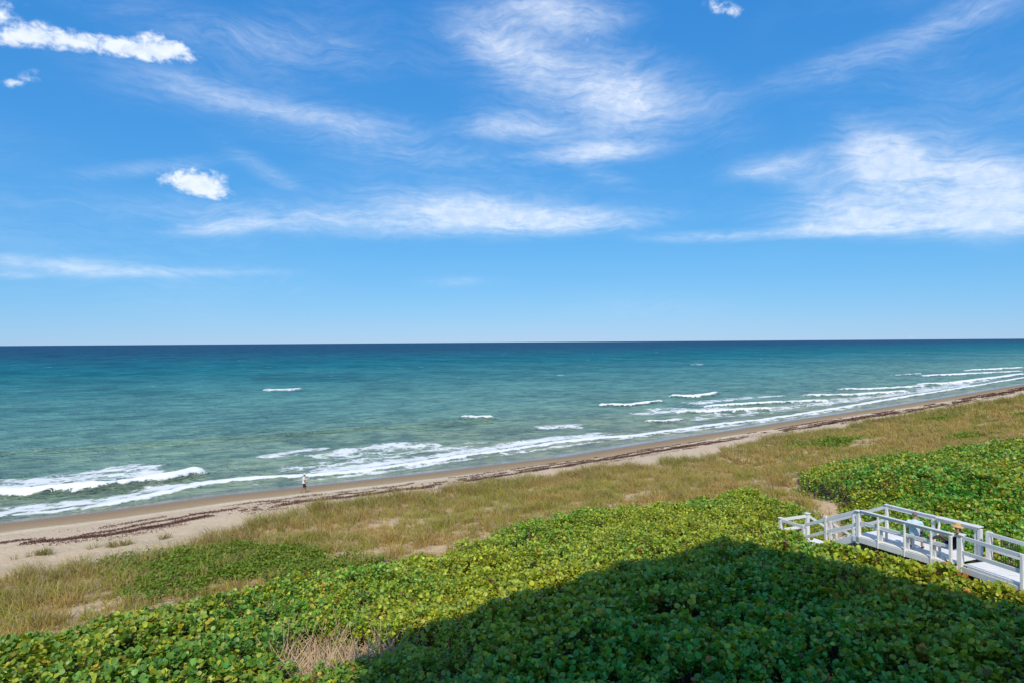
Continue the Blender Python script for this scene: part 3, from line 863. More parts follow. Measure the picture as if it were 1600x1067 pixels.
parts = []
for a, c, ru, rv in VINES:
    u, v = scatter(a - ru * 1.5, a + ru * 1.5, c - rv * 1.5, c + rv * 1.5, 70 if a < 40 else 60)
    k = (rng.random(len(u)) < vine_mask(u, v)) & (bush_mask(u, v) < 0)
    u, v = u[k], v[k]; x, y = UV(u, v)
    z = ground_z(u, v) + rng.uniform(0.03, 0.42, len(u)) * (0.4 + 0.6 * fbm(u / 0.8, v / 0.8, 2, 82))
    ph = rng.uniform(0, 6.28, len(u)); e_ = rng.uniform(-0.3, 0.9, len(u))
    al = np.stack([np.cos(ph) * np.cos(e_), np.sin(ph) * np.cos(e_), np.sin(e_)], 1)
    no = np.stack([rng.normal(0, .4, len(u)), rng.normal(0, .4, len(u)), np.ones(len(u))], 1)
    t = np.where((rng.random(len(u)) < 0.6)[:, None], np.array([[0.16, 0.27, 0.022]]), np.array([[0.27, 0.31, 0.03]])) * rng.uniform(0.7, 1.3, len(u))[:, None]
    parts.append(leaf_array(np.stack([x, y, z], 1), al, no, rng.uniform(0.09, 0.17, len(u)) * (1 if a < 40 else 1.6), t, LEAF4, LEAF4F))
V1 = merge(parts)
tag(link('creeping_vine', np_mesh('creeping_vine', V1[0], V1[1], vine_mat, True, {'tint': ('FLOAT_COLOR', V1[2])})), 'low bright green creeper in patches among the dune grass', 'creeper', kind='stuff')

# --- dune grass
grass_mat = leaf_material('dune_grass_blade', 0.6, 0.25, 0.2)
BLADE = np.array([(-1, 0), (1, 0), (-.75, .55), (.75, .55), (0, 1.0)], float)
BLADEF = np.array([(0, 1, 3), (0, 3, 2), (2, 3, 4)])


def tufts(u, v, nb, hgt, width, tint, spreadr=0.12):
    """grass tufts: nb blades each, returns verts, faces, colours"""
    x, y = UV(u, v); z = ground_z(u, v)
    N = len(u)
    b = np.repeat(np.arange(N), nb); K = len(b)
    ph = rng.uniform(0, 6.28, K)
    r = spreadr * np.sqrt(rng.random(K))
    px = x[b] + np.cos(ph) * r; py = y[b] + np.sin(ph) * r
    L = hgt[b] * rng.uniform(0.55, 1.2, K)
    lean = np.abs(rng.normal(0.42, 0.30, K)); bend = rng.uniform(0.2, 1.1, K)
    wind = np.array([-0.10, 0.10])
    hx = np.cos(ph); hy = np.sin(ph)
    base = np.stack([px, py, z[b] - 0.03], 1)
    mid = base + np.stack([(hx * lean + wind[0]) * L * 0.55, (hy * lean + wind[1]) * L * 0.55, 0.55 * L * np.cos(lean)], 1)
    tip = mid + np.stack([(hx * (lean + bend) + wind[0] * 2) * L * 0.45, (hy * (lean + bend) + wind[1] * 2) * L * 0.45, 0.45 * L * np.cos(lean + bend)], 1)
    sa = rng.uniform(0, 6.28, K)
    s = np.stack([np.cos(sa), np.sin(sa), np.zeros(K)], 1) * (width[b] * rng.uniform(0.7, 1.3, K))[:, None]
    vv = np.stack([base - s, base + s, mid - s * .8, mid + s * .8, tip], 1).reshape(-1, 3)
    ff = ((np.arange(K) * 5)[:, None, None] + BLADEF[None]).reshape(-1, 3)
    c = tint[b] * rng.uniform(0.75, 1.25, K)[:, None]
    straw = rng.random(K) < 0.26
    c[straw] = np.array([0.52, 0.39, 0.20]) * rng.uniform(0.7, 1.25, straw.sum())[:, None]
    brown = rng.random(K) < 0.10
    c[brown] = np.array([0.27, 0.165, 0.095]) * rng.uniform(0.7, 1.25, brown.sum())[:, None]
    cc = np.stack([c * 0.9 + np.array([.03, .02, .01]), c * 0.9 + np.array([.03, .02, .01]), c, c, c * 0.85 + np.array([.05, .035, .01])], 1).reshape(-1, 3)
    return vv, ff, cc


def grass_tint(u, v):
    a = fbm(u / 2.2, v / 2.2, 4, 91, 0.65)[:, None]
    g = sstep(a, 0.38, 0.60)
    t = np.array([[0.56, 0.40, 0.12]]) * (1 - g) + np.array([[0.36, 0.36, 0.05]]) * g
    return t


parts = []
for (a, b, c, d, dn, nb, wd) in [(-4, 55, 17, 54, 14.0, 14, 0.012), (55, 110, 22, 58, 8, 12, 0.020), (110, 200, 26, 60, 3.4, 11, 0.036), (200, 420, 30, 78, 1.1, 11, 0.07)]:
    u, v = scatter(a, b, c, d, dn)
    g = grass_dens(u, v)
    k = (rng.random(len(u)) < g) & (rng.random(len(u)) > 0.75 * vine_mask(u, v)) & (bush_mask(u, v) < 0.05)
    u, v = u[k], v[k]
    x, y = UV(u, v); k = seen(x, y, ground_z(u, v), 100, 60) & ~deck_clear(x, y, 0.0); u, v = u[k], v[k]
    edge = np.exp(-((v - grass_edge(u) + 2.0) / 3.0) ** 2)
    clump = sstep(fbm(u / 1.1, v / 1.1, 2, 44), 0.42, 0.68)
    h = (0.26 + 0.20 * rng.random(len(u)) + 0.48 * clump + 0.26 * edge) * (1.0 if a < 100 else 1.25)
    t = grass_tint(u, v)
    t = t * (1 - 0.45 * edge[:, None]) + np.array([[0.24, 0.25, 0.07]]) * 0.45 * edge[:, None]
    parts.append(tufts(u, v, nb, h, np.full(len(u), wd), t, 0.16))
V1 = merge(parts)
print('grass tris', len(V1[1]))
# tall seed stems along the dune front
u, v = scatter(2, 140, 38, 54, 0.5)
k = (grass_dens(u, v) > 0.3) & (v > grass_edge(u) - 7)
u, v = u[k], v[k]; x, y = UV(u, v); z = ground_z(u, v)
V2 = tufts(u, v, 2, np.full(len(u), 1.25), np.clip(np.hypot(x, y) / 9000, 0.006, 0.02), np.tile(np.array([[0.33, 0.25, 0.13]]), (len(u), 1)), 0.05)
V1 = merge([V1, V2])
tag(link('dune_grass', np_mesh('dune_grass', V1[0], V1[1], grass_mat, False, {'tint': ('FLOAT_COLOR', V1[2])})), 'dry olive and straw coloured grass covering the dune behind the beach', 'dune grass', kind='stuff')

# lone tufts on the bare sand, each a thing
LONE = [((36.5, 51.9), 1.3, 34, 'dark olive grass clump on the sand beside the seaweed line, right of the walker'),
        ((1.9, 48.8), 0.9, 14, 'small green grass tuft alone on the sand at the left edge of the beach'),
        ((5.6, 47.3), 1.0, 16, 'pale green grass tuft on the bare sand below the left end of the seaweed line'),
        ((8.4, 48.6), 0.5, 5, 'tiny thin grass tuft standing alone on the pale sand left of the dune')]
for (lu, lv), rad, cnt, lab in LONE:
    u = lu + rng.normal(0, rad * 0.5, cnt); v = lv + rng.normal(0, rad * 0.32, cnt)
    V2 = tufts(u, v, 20, np.full(cnt, 0.5), np.full(cnt, 0.012), np.tile(np.array([[0.22, 0.23, 0.065]]), (cnt, 1)), 0.15)
    tag(link('grass_tuft', np_mesh('grass_tuft', V2[0], V2[1], grass_mat, False, {'tint': ('FLOAT_COLOR', V2[2])})), lab, 'grass tuft', 'grass tufts standing alone on the beach')

# --- seaweed thrown up along the tide line
weed_mat, n = new_mat('dried_seaweed')
at = n.attr('tint').outputs['Color']
finish(n, principled(n, at, 0.85, 0.15).outputs[0])
us, vs = [], []
u = rng.uniform(-6, 330, 420000)
keep = rng.random(len(u)) < np.where(u < 70, 1.0, np.where(u < 140, 0.6, 0.3))
u = u[keep]
lane = rng.choice(5, len(u), p=[0.52, 0.20, 0.12, 0.08, 0.08])
offv = np.array([0.0, 1.5, 3.3, -1.8, 0.7])[lane]; sdv = np.array([0.30, 0.20, 0.3, 0.4, 0.8])[lane]
v = wrack_v(u) + offv + sdv * rng.normal(0, 1, len(u)) + 1.3 * (fbm(u / 3.5, lane * 7.7, 3, 95) - 0.5)
br = fbm(u / 4.2, lane * 3.1 + v * 0.12, 3, 96) + 0.5 * (fbm(u / 0.9, v / 0.35, 3, 97) - 0.5)
heavy = np.exp(-((u - 24) / 9) ** 2) + np.exp(-((u - 44) / 7) ** 2) + 0.8 * np.exp(-((u - 112) / 10) ** 2) + 0.5 * np.exp(-((u - 7) / 5) ** 2) + 0.35 * np.exp(-((u - 66) / 14) ** 2)
thr = np.array([0.40, 0.47, 0.55, 0.57, 0.60])[lane] - 0.15 * heavy
k = br > thr
k &= (v > grass_edge(u) + 0.5)
u, v = u[k], v[k]
if len(u) > 110000:
    s = rng.choice(len(u), 110000, replace=False); u, v = u[s], v[s]
x, y = UV(u, v); z = ground_z(u, v)
far_s = np.clip(np.hypot(x, y) / 75, 1, 3)
ph = rng.uniform(0, 6.28, len(u)); e_ = rng.uniform(-.1, .6, len(u))
al = np.stack([np.cos(ph) * np.cos(e_), np.sin(ph) * np.cos(e_), np.sin(e_)], 1)
no = np.stack([rng.normal(0, .5, len(u)), rng.normal(0, .5, len(u)), np.ones(len(u))], 1)
t = np.array([[0.135, 0.068, 0.052]]) * rng.uniform(0.5, 1.7, len(u))[:, None]
V1 = leaf_array(np.stack([x, y, z + 0.012 + 0.06 * rng.random(len(u)) ** 2], 1), al, no, rng.uniform(0.04, 0.11, len(u)) * far_s, t, LEAF4, LEAF4F)
print('weed', len(u))
tag(link('seaweed_wrack', np_mesh('seaweed_wrack', V1[0], V1[1], weed_mat, False, {'tint': ('FLOAT_COLOR', V1[2])})), 'dark red brown dried seaweed strewn along the tide line', 'seaweed', kind='stuff')


# ------------------------------------------------------------------ boardwalk
def white_paint():
    m, n = new_mat('white_painted_timber')
    g = n.node('ShaderNodeNewGeometry').outputs['Position']
    o = n.node('ShaderNodeTexCoord').outputs['Object']
    a = n.noise(g, 2.2, 5, 0.6); b = n.noise(n.mapping(g, sc=(1, 1, 1)), 24, 4, 0.6)
    rnd = n.node('ShaderNodeObjectInfo').outputs['Random']
    col = n.mix(n.ss(a, 0.35, 0.75, 0, 0.5), (0.86, 0.83, 0.78, 1), (0.72, 0.68, 0.63, 1))
    st_ = n.noise(n.mapping(g, sc=(6, 6, 1.2)), 1.0, 5, 0.65)
    col = n.mix(n.ss(st_, 0.55, 0.75, 0, 0.5), col, (0.50, 0.46, 0.42, 1))
    col = n.mix(n.ss(b, 0.58, 0.72, 0, 0.6), col, (0.42, 0.37, 0.33, 1))
    col = n.mix(n.ss(rnd, 0.0, 1.0, 0, 0.14, 'LINEAR'), col, (0.52, 0.50, 0.49, 1))
    finish(n, principled(n, col, 0.55, 0.3, bump(n, b, 0.15, 0.01)).outputs[0])
    return m


paint = white_paint()
raw_timber = simple_mat('weathered_timber', (0.13, 0.105, 0.085), 0.85, 0.1, 0.3, 7)
iron = simple_mat('dark_iron', (0.045, 0.045, 0.05), 0.55, 0.4, 0.2, 20)
_box_cache = {}


def box_mesh(name, sx, sy, sz, mat, bev=0.008):
    key = (name, round(sx, 3), round(sy, 3), round(sz, 3), mat.name)
    if key in _box_cache:
        return _box_cache[key]
    bm = bmesh.new()
    bmesh.ops.create_cube(bm, size=1)
    bmesh.ops.scale(bm, vec=(sx, sy, sz), verts=bm.verts)
    bmesh.ops.bevel(bm, geom=bm.edges[:], offset=min(bev, sx * .2, sy * .2, sz * .2), segments=1, affect='EDGES')
    me = bpy.data.meshes.new(name); bm.to_mesh(me); bm.free()
    me.materials.append(mat)
    _box_cache[key] = me
    return me


walk = bpy.data.objects.new('boardwalk', None)
COL.objects.link(walk)
walk.location = (A0.x, A0.y, 4.7)
tag(walk, 'white painted timber boardwalk with railings, bench and stairs down to the sand path', 'boardwalk')


def beam(name, p, q, w, h, parent=walk, mat=None, up=Vector((0, 0, 1)), bev=0.008):
    """board from p to q, w wide across, h high"""
    p = Vector(p); q = Vector(q)
    x = (q - p); L = x.length; x.normalize()
    y = up.cross(x).normalized(); z = x.cross(y)
    o = link(name, box_mesh(name, L, w, h, mat or paint, bev))
    M = Matrix((x, y, z)).transposed().to_4x4(); M.translation = (p + q) / 2
    o.parent = parent
    pw = Matrix.Translation(walk.location)
    o.matrix_parent_inverse = pw.inverted()
    o.matrix_basis = M
    return o


def sub_of(o, parent):
    """hang o under a part of the boardwalk, keeping its place"""
    w = Matrix.Translation(walk.location) @ o.matrix_parent_inverse @ o.matrix_basis
    pw = Matrix.Translation(walk.location) @ parent.matrix_parent_inverse @ parent.matrix_basis
    o.parent = parent
    o.matrix_parent_inverse = pw.inverted()
    o.matrix_basis = w
    return o


def pf(a, b, z):
    q = A0 + DV * a + NV * b
    return Vector((q.x, q.y, z))


def wf(a, b, z):
    q = W0 + WD * a + WN * b
    return Vector((q.x, q.y, z))


def post(p, z0, z1, s=0.10, parent=walk, name='post', cap=True):
    o = beam(name, (p.x, p.y, z0), (p.x, p.y, z1), s, s, parent, up=Vector((NV.x, NV.y, 0)))
    return o


PW = 1.68
RT = DECK + 1.0
# platform deck
na = int(4.25 / 0.147)
for i in range(na):
    a = -0.17 + 0.147 * i
    zj = random.uniform(-.002, .002)
    beam('deck_plank', pf(a, -0.03, DECK - 0.02 + zj), pf(a, PW + 0.03, DECK - 0.02 + zj), 0.138, 0.038)
beam('fascia_board', pf(-0.25, -0.055, DECK - 0.15), pf(4.08, -0.055, DECK - 0.15), 0.04, 0.22)
beam('fascia_board', pf(-0.25, PW + 0.055, DECK - 0.15), pf(4.08, PW + 0.055, DECK - 0.15), 0.04, 0.22)
for a in (0.15, 1.45, 2.75, 3.95):
    for b in (0.12, PW - 0.12):
        p = pf(a, b, 0)
        beam('pile', (p.x, p.y, 4.2), (p.x, p.y, DECK - 0.15), 0.15, 0.15, mat=raw_timber, up=Vector((NV.x, NV.y, 0)))
# far railing of the platform
for a in (-0.02, 2.0, 3.78):
    post(pf(a, PW, 0), DECK - 0.3, RT - 0.02 if a < 3 else RT + 0.02, 0.11 if a < 3 else 0.13)
post(pf(3.62, PW + 0.02, 0), DECK - 0.3, RT - 0.04, 0.09)
beam('top_rail', pf(-0.08, PW, RT + 0.0), pf(3.70, PW, RT + 0.0), 0.06, 0.14)
beam('rail_cap', pf(-0.10, PW, RT + 0.088), pf(2.15, PW, RT + 0.088), 0.13, 0.034)
beam('mid_rail', pf(0.05, PW + 0.01, DECK + 0.50), pf(3.72, PW + 0.01, DECK + 0.50), 0.045, 0.13)
# wide sloping back board and its brace on the far rail near the gate posts
beam('back_board', pf(2.2, PW - 0.03, RT + 0.088), pf(3.84, PW - 0.03, RT + 0.088), 0.30, 0.04)
beam('brace', pf(2.32, PW - 0.22, DECK + 0.42), pf(2.32, PW - 0.06, RT + 0.06), 0.05, 0.09)
# near railing, which is the back of the bench
CORNER = post(pf(-0.02, 0.0, 0), DECK - 0.32, RT + 0.0, 0.15)
beam('post_cap', pf(-0.12, 0.0, RT + 0.018), pf(0.10, 0.0, RT + 0.018), 0.24, 0.035)
beam('top_rail', pf(0.07, -0.01, RT - 0.01), pf(3.86, -0.01, RT - 0.01), 0.05, 0.10)
beam('rail_cap', pf(0.10, -0.01, RT + 0.058), pf(3.90, -0.01, RT + 0.058), 0.14, 0.035)
bench = beam('bench', pf(0.07, 0.005, DECK + 0.57), pf(3.86, 0.005, DECK + 0.57), 0.04, 0.11)
for b in (0.14, 0.285, 0.43):
    sub_of(beam('seat_board', pf(0.1, b, DECK + 0.44), pf(3.8, b, DECK + 0.44), 0.135, 0.038), bench)
for a in (0.92, 2.05, 3.1):
    sub_of(beam('support', pf(a, -0.045, DECK - 0.28), pf(a, -0.045, RT - 0.03), 0.095, 0.05, up=DV), bench)
    sub_of(beam('leg', pf(a + 0.02, 0.40, DECK), pf(a + 0.02, 0.40, DECK + 0.42), 0.05, 0.10, up=DV), bench)
    sub_of(beam('leg', pf(a + 0.02, 0.11, DECK), pf(a + 0.02, 0.11, DECK + 0.42), 0.05, 0.12, up=DV), bench)
    sub_of(beam('bearer', pf(a + 0.02, 0.05, DECK + 0.395), pf(a + 0.02, 0.46, DECK + 0.395), 0.04, 0.05), bench)
post(pf(3.83, -0.05, 0), DECK - 0.32, RT - 0.02, 0.09)
post(pf(4.07, 0.12, 0), DECK - 0.36, RT + 0.06, 0.17)
beam('post_cap', pf(3.93, 0.12, RT + 0.076), pf(4.21, 0.12, RT + 0.076), 0.26, 0.034)
beam('top_rail', pf(3.86, -0.01, RT + 0.02), pf(4.06, 0.10, RT + 0.02), 0.05, 0.10)
# stairs down to the landing
LZ = DECK - 1.3
S0, S1 = -0.26, -2.85
steps = 7
for i in range(steps):
    a = S0 - 0.16 - i * (abs(S1 - S0) / steps)
    z = DECK - 1.3 / steps * (i + 1) + 0.02
    for k in range(2):
        aa = a - k * 0.19 + 0.06
        beam('stair_tread', pf(aa, 0.05, z - 0.02), pf(aa, PW - 0.05, z - 0.02), 0.175, 0.04)
for b in (0.0, PW):
    beam('stringer', pf(S0 + 0.04, b, DECK - 0.17), pf(S1, b, LZ - 0.17), 0.05, 0.28)
    beam('top_rail', pf(-0.10, b, RT - 0.03), pf(S1 - 0.05, b, LZ + 1.0), 0.06, 0.14)
    beam('mid_rail', pf(-0.10, b, DECK + 0.44), pf(S1 - 0.05, b, LZ + 0.47), 0.045, 0.13)
    post(pf(S1 - 0.02, b, 0), 4.0, LZ + 1.03, 0.12)
post(pf(-1.65, 0, 0), 4.3, DECK + 0.42, 0.10); post(pf(-1.65, PW, 0), 4.3, DECK + 0.42, 0.10)
# landing
L1 = -4.22
for i in range(9):
    a = S1 - 0.08 - 0.147 * i
    beam('deck_plank', pf(a, -0.02, LZ - 0.02), pf(a, PW + 0.02, LZ - 0.02), 0.138, 0.038)
for b in (-0.045, PW + 0.045):
    beam('fascia_board', pf(S1, b, LZ - 0.15), pf(L1, b, LZ - 0.15), 0.04, 0.2)
post(pf(L1, 0, 0), 4.0, LZ + 1.03, 0.13); post(pf(L1, PW, 0), 4.0, LZ + 1.06, 0.16)
beam('post_cap', pf(L1 - .1, 0, LZ + 1.05), pf(L1 + .1, 0, LZ + 1.05), 0.2, 0.03)
beam('post_cap', pf(L1 - .12, PW, LZ + 1.08), pf(L1 + .12, PW, LZ + 1.08), 0.24, 0.03)
beam('top_rail', pf(S1 - 0.08, 0, LZ + 0.95), pf(L1 + 0.06, 0, LZ + 0.95), 0.05, 0.14)
beam('top_rail', pf(L1, 0.06, LZ + 0.95), pf(L1, PW - 0.08, LZ + 0.95), 0.05, 0.14)
beam('mid_rail', pf(L1, 0.06, LZ + 0.48), pf(L1, PW - 0.08, LZ + 0.48), 0.045, 0.13)
beam('mid_rail', pf(S1 - 0.08, 0, LZ + 0.48), pf(L1 + 0.06, 0, LZ + 0.48), 0.045, 0.13)
# last flight, sideways from the landing down to the sand
for i in range(5):
    b = PW + 0.28 + 0.30 * i
    z = LZ - 0.19 * (i + 1)
    beam('stair_tread', pf(S1 - 0.1, b, z), pf(L1 + 0.1, b, z), 0.26, 0.04)
for a in (S1 - 0.05, L1 + 0.05):
    beam('stringer', pf(a, PW + 0.1, LZ - 0.1), pf(a, PW + 1.85, LZ - 1.25), 0.05, 0.24)
    beam('top_rail', pf(a, PW + 0.08, LZ + 0.93), pf(a, PW + 1.85, LZ - 0.12), 0.05, 0.12)
    post(pf(a, PW + 1.82, 0), 4.0, LZ - 0.1, 0.11)
# walkway towards the building
WW = 1.30
for i in range(96):
    a = 0.06 + 0.147 * i
    beam('deck_plank', wf(a, 0.0 if i > 1 else 0.12, DECK - 0.02 + random.uniform(-.002, .002)), wf(a, WW, DECK - 0.02), 0.138, 0.038)
WL = 14.2
beam('fascia_board', wf(0.1, -0.04, DECK - 0.14), wf(WL, -0.04, DECK - 0.14), 0.04, 0.22)
beam('fascia_board', wf(0.1, WW + 0.04, DECK - 0.14), wf(WL, WW + 0.04, DECK - 0.14), 0.04, 0.22)
beam('edge_board', wf(0.15, 0.03, DECK + 0.03), wf(WL, 0.03, DECK + 0.03), 0.06, 0.05)
for b, a0 in ((-0.01, 0.1), (WW + 0.01, 0.0)):
    beam('top_rail', wf(a0, b, RT - 0.02), wf(WL, b, RT - 0.02), 0.05, 0.14)
    beam('mid_rail', wf(a0, b, DECK + 0.46), wf(WL, b, DECK + 0.46), 0.045, 0.14)
for a in (2.28, 4.7, 7.1, 9.5, 11.9, 14.1):
    for b in (-0.03, WW + 0.03):
        post(wf(a, b, 0), 4.4, RT + 0.04, 0.10)
post(wf(-0.02, WW + 0.06, 0), 4.4, RT + 0.05, 0.17)
# openwork iron gate standing folded back against the far rail
gate = beam('gate', wf(0.35, WW + 0.16, DECK + 0.86), wf(0.95, WW + 0.16, DECK + 0.86), 0.03, 0.03, mat=iron, bev=0.004)
for q in (beam('gate_frame', wf(0.35, WW + 0.16, DECK + 0.05), wf(0.95, WW + 0.16, DECK + 0.05), 0.03, 0.03, mat=iron),
          beam('gate_frame', wf(0.35, WW + 0.16, DECK + 0.05), wf(0.35, WW + 0.16, DECK + 0.86), 0.03, 0.03, mat=iron, up=NV),
          beam('gate_frame', wf(0.95, WW + 0.16, DECK + 0.05), wf(0.95, WW + 0.16, DECK + 0.86), 0.03, 0.03, mat=iron, up=NV)):
    sub_of(q, gate)
for i in range(6):
    a = 0.43 + 0.088 * i
    sub_of(beam('gate_bar', wf(a, WW + 0.16, DECK + 0.06), wf(a, WW + 0.16, DECK + 0.85), 0.016, 0.016, mat=iron, up=NV, bev=0.002), gate)
for i in range(5):
    for j in range(3):
        bmv = bmesh.new()
        c0 = Vector((0, 0, 0)); R = 0.055; ring = []
        for k in range(8):
            t = k * math.pi / 4
            for (dr, dz) in ((-.008, -.006), (.008, -.006), (.008, .006), (-.008, .006)):
                ring.append(bmv.verts.new(((R + dr) * math.cos(t), dz, (R + dr) * math.sin(t))))
        for k in range(8):
            for l in range(4):
                bmv.faces.new((ring[k * 4 + l], ring[k * 4 + (l + 1) % 4], ring[((k + 1) % 8) * 4 + (l + 1) % 4], ring[((k + 1) % 8) * 4 + l]))
        if i == 0 and j == 0:
            scroll_me = bpy.data.meshes.new('scroll'); bmv.to_mesh(scroll_me); scroll_me.materials.append(iron)
        bmv.free()
        o = link('scroll', scroll_me, walk)
        p = wf(0.475 + 0.088 * i, WW + 0.16, DECK + 0.2 + 0.25 * j)
        x = WD.copy(); y = WN.copy(); z = Vector((0, 0, 1))
        M = Matrix((x, y, z)).transposed().to_4x4(); M.translation = p
        o.matrix_parent_inverse = Matrix.Translation(walk.location).inverted(); o.matrix_basis = M
        sub_of(o, gate)


# ------------------------------------------------------------------ people
def limbs(bm, joints, bones, lat):
    """tapering limbs and trunk laid along the bones; one_surface() then fuses them into one skin"""
    lat = Vector(lat)

    def rad(k):
        r = joints[k][1]
        return (max(r), min(r)) if isinstance(r, tuple) else (r, r)
    for a, b in bones:
        pa, pb = Vector(joints[a][0]), Vector(joints[b][0])
        (la, da), (lb, db) = rad(a), rad(b)
        d = (pb - pa).normalized()
        x = lat - d * lat.dot(d)
        x = x.normalized() if x.length > 0.2 else d.orthogonal().normalized()
        y = d.cross(x)
        seg = 14
        rings = []
        for i in range(4):
            t = i / 3
            l_ = la + (lb - la) * t; d_ = da + (db - da) * t; p = pa.lerp(pb, t)
            rings.append([bm.verts.new(p + x * l_ * math.cos(2 * math.pi * k / seg) + y * d_ * math.sin(2 * math.pi * k / seg)) for k in range(seg)])
        for i in range(3):
            for k in range(seg):
                bm.faces.new((rings[i][k], rings[i][(k + 1) % seg], rings[i + 1][(k + 1) % seg], rings[i + 1][k]))
        bm.faces.new(rings[0][::-1]); bm.faces.new(rings[-1])
        Rm = Matrix((x, y, d)).transposed()
        ellipsoid(bm, pa, (la, da, min(la, da)), Rm, 14)
        ellipsoid(bm, pb, (lb, db, min(lb, db)), Rm, 14)


def ellipsoid(bm, c, r, rot=None, seg=16):
    ret = bmesh.ops.create_uvsphere(bm, u_segments=seg, v_segments=seg // 2 + 2, radius=1)
    M = Matrix.Translation(c) @ ((rot or Matrix.Identity(3)).to_4x4()) @ Matrix.Diagonal((*r, 1))
    bmesh.ops.transform(bm, matrix=M, verts=ret['verts'])


def tube(bm, pts, rads, seg=6):
    rings = []
    for i, p in enumerate(pts):
        p = Vector(p)
        d = (Vector(pts[min(i + 1, len(pts) - 1)]) - Vector(pts[max(i - 1, 0)])).normalized()
        ref = Vector((0, 0, 1)) if abs(d.z) < 0.9 else Vector((1, 0, 0))
        x = d.cross(ref).normalized(); y = d.cross(x)
        rings.append([bm.verts.new(p + (x * math.cos(t) + y * math.sin(t)) * rads[i]) for t in [2 * math.pi * k / seg for k in range(seg)]])
    for i in range(len(rings) - 1):
        for k in range(seg):
            bm.faces.new((rings[i][k], rings[i][(k + 1) % seg], rings[i + 1][(k + 1) % seg], rings[i + 1][k]))
    bm.faces.new(rings[0][::-1]); bm.faces.new(rings[-1])


def hand(bm, wrist, d, palm_n, side):
    """palm, four bent fingers and a thumb; d = pointing direction, palm_n = palm facing, side = +1/-1 for the thumb"""
    d = Vector(d).normalized(); nrm = Vector(palm_n); nrm = (nrm - d * nrm.dot(d)).normalized(); w = d.cross(nrm) * side
    wrist = Vector(wrist)
    R = Matrix((w, d, nrm)).transposed()
    ellipsoid(bm, wrist + d * 0.045, (0.040, 0.055, 0.017), R, 10)
    for i, (o, L) in enumerate(((0.030, .070), (0.010, .080), (-0.010, .074), (-0.029, .058))):
        b = wrist + d * 0.085 + w * o
        tube(bm, [b - d * 0.02, b + d * L * .45 + nrm * 0.006, b + d * L * .8 + nrm * 0.022, b + d * L * .95 + nrm * 0.040], [.010, .0095, .0085, .006])
    b = wrist + d * 0.025 + w * 0.034
    tube(bm, [b - w * .01, b + w * .025 + d * .02 + nrm * .008, b + w * .034 + d * .05 + nrm * .016], [.012, .011, .008])


def head(bm, c, fwd, up):
    f = Vector(fwd).normalized(); u = Vector(up); u = (u - f * u.dot(f)).normalized(); r = f.cross(u)
    R = Matrix((r, f, u)).transposed(); c = Vector(c)
    ellipsoid(bm, c + u * 0.015, (0.076, 0.095, 0.105), R)
    ellipsoid(bm, c - u * 0.055 + f * 0.022, (0.056, 0.070, 0.062), R)
    tube(bm, [c + f * 0.088 + u * 0.015, c + f * 0.112 - u * 0.022, c + f * 0.092 - u * 0.030], [.010, .015, .010])
    for s in (-1, 1):
        ellipsoid(bm, c + r * 0.078 * s - f * 0.005 - u * 0.005, (0.010, 0.020, 0.032), R, 8)
    tube(bm, [c + f * 0.088 - u * 0.058 - r * 0.026, c + f * 0.097 - u * 0.058, c + f * 0.088 - u * 0.058 + r * 0.026], [.006, .009, .006])
    return c, f, u, r


def one_surface(name, bm, vox=0.0085, mat=None):
    me = bpy.data.meshes.new(name); bm.to_mesh(me); bm.free()
    o = bpy.data.objects.new(name, me); COL.objects.link(o)
    r = o.modifiers.new('remesh', 'REMESH'); r.mode = 'VOXEL'; r.voxel_size = vox
    s = o.modifiers.new('smooth', 'SMOOTH'); s.factor = 0.4; s.iterations = 2
    dg = bpy.context.evaluated_depsgraph_get()
    m2 = bpy.data.meshes.new_from_object(o.evaluated_get(dg))
    bpy.data.objects.remove(o); bpy.data.meshes.remove(me)
    b2 = bmesh.new(); b2.from_mesh(m2); b2.verts.ensure_lookup_table()
    seen_v = set(); best = []
    for v0 in b2.verts:
        if v0.index in seen_v:
            continue
        comp = [v0]; seen_v.add(v0.index); st = [v0]
        while st:
            q = st.pop()
            for ed in q.link_edges:
                w = ed.other_vert(q)
                if w.index not in seen_v:
                    seen_v.add(w.index); comp.append(w); st.append(w)
        if len(comp) > len(best):
            best = comp
    keepv = set(best)
    bmesh.ops.delete(b2, geom=[q for q in b2.verts if q not in keepv], context='VERTS')
    b2.to_mesh(m2); b2.free()
    m2.materials.clear(); m2.materials.append(mat)
    for p in m2.polygons:
        p.use_smooth = True
    m2.name = name
    return m2


def cloth(name, joints, bones, mat, parent, lat):
    bm = bmesh.new()
    limbs(bm, joints, bones, lat)
    return link(name, one_surface(name, bm, 0.011, mat), parent)


skin_tan = simple_mat('tanned_skin', (0.36, 0.175, 0.10), 0.55, 0.35, 0.12, 18, 0.05)
skin_fair = simple_mat('fair_skin', (0.50, 0.27, 0.175), 0.55, 0.35, 0.12, 18, 0.05)
cotton_white = simple_mat('white_cotton', (0.78, 0.74, 0.74), 0.9, 0.1, 0.08, 12, 0.3)
cotton_blue = simple_mat('pale_blue_cotton', (0.55, 0.70, 0.76), 0.9, 0.1, 0.10, 12, 0.3)
cloth_dark = simple_mat('dark_brown_cloth', (0.07, 0.04, 0.035), 0.9, 0.1, 0.2, 12, 0.3)
straw_mat = simple_mat('straw_weave', (0.62, 0.40, 0.17), 0.85, 0.1, 0.22, 60, 0.4)
hair_grey = simple_mat('grey_brown_hair', (0.20, 0.16, 0.13), 0.7, 0.3, 0.35, 60, 0.4)
hair_brown = simple_mat('brown_hair', (0.13, 0.07, 0.035), 0.7, 0.3, 0.35, 60, 0.4)
eye_mat = simple_mat('dark_eye', (0.03, 0.02, 0.02), 0.3, 0.5, 0.1)
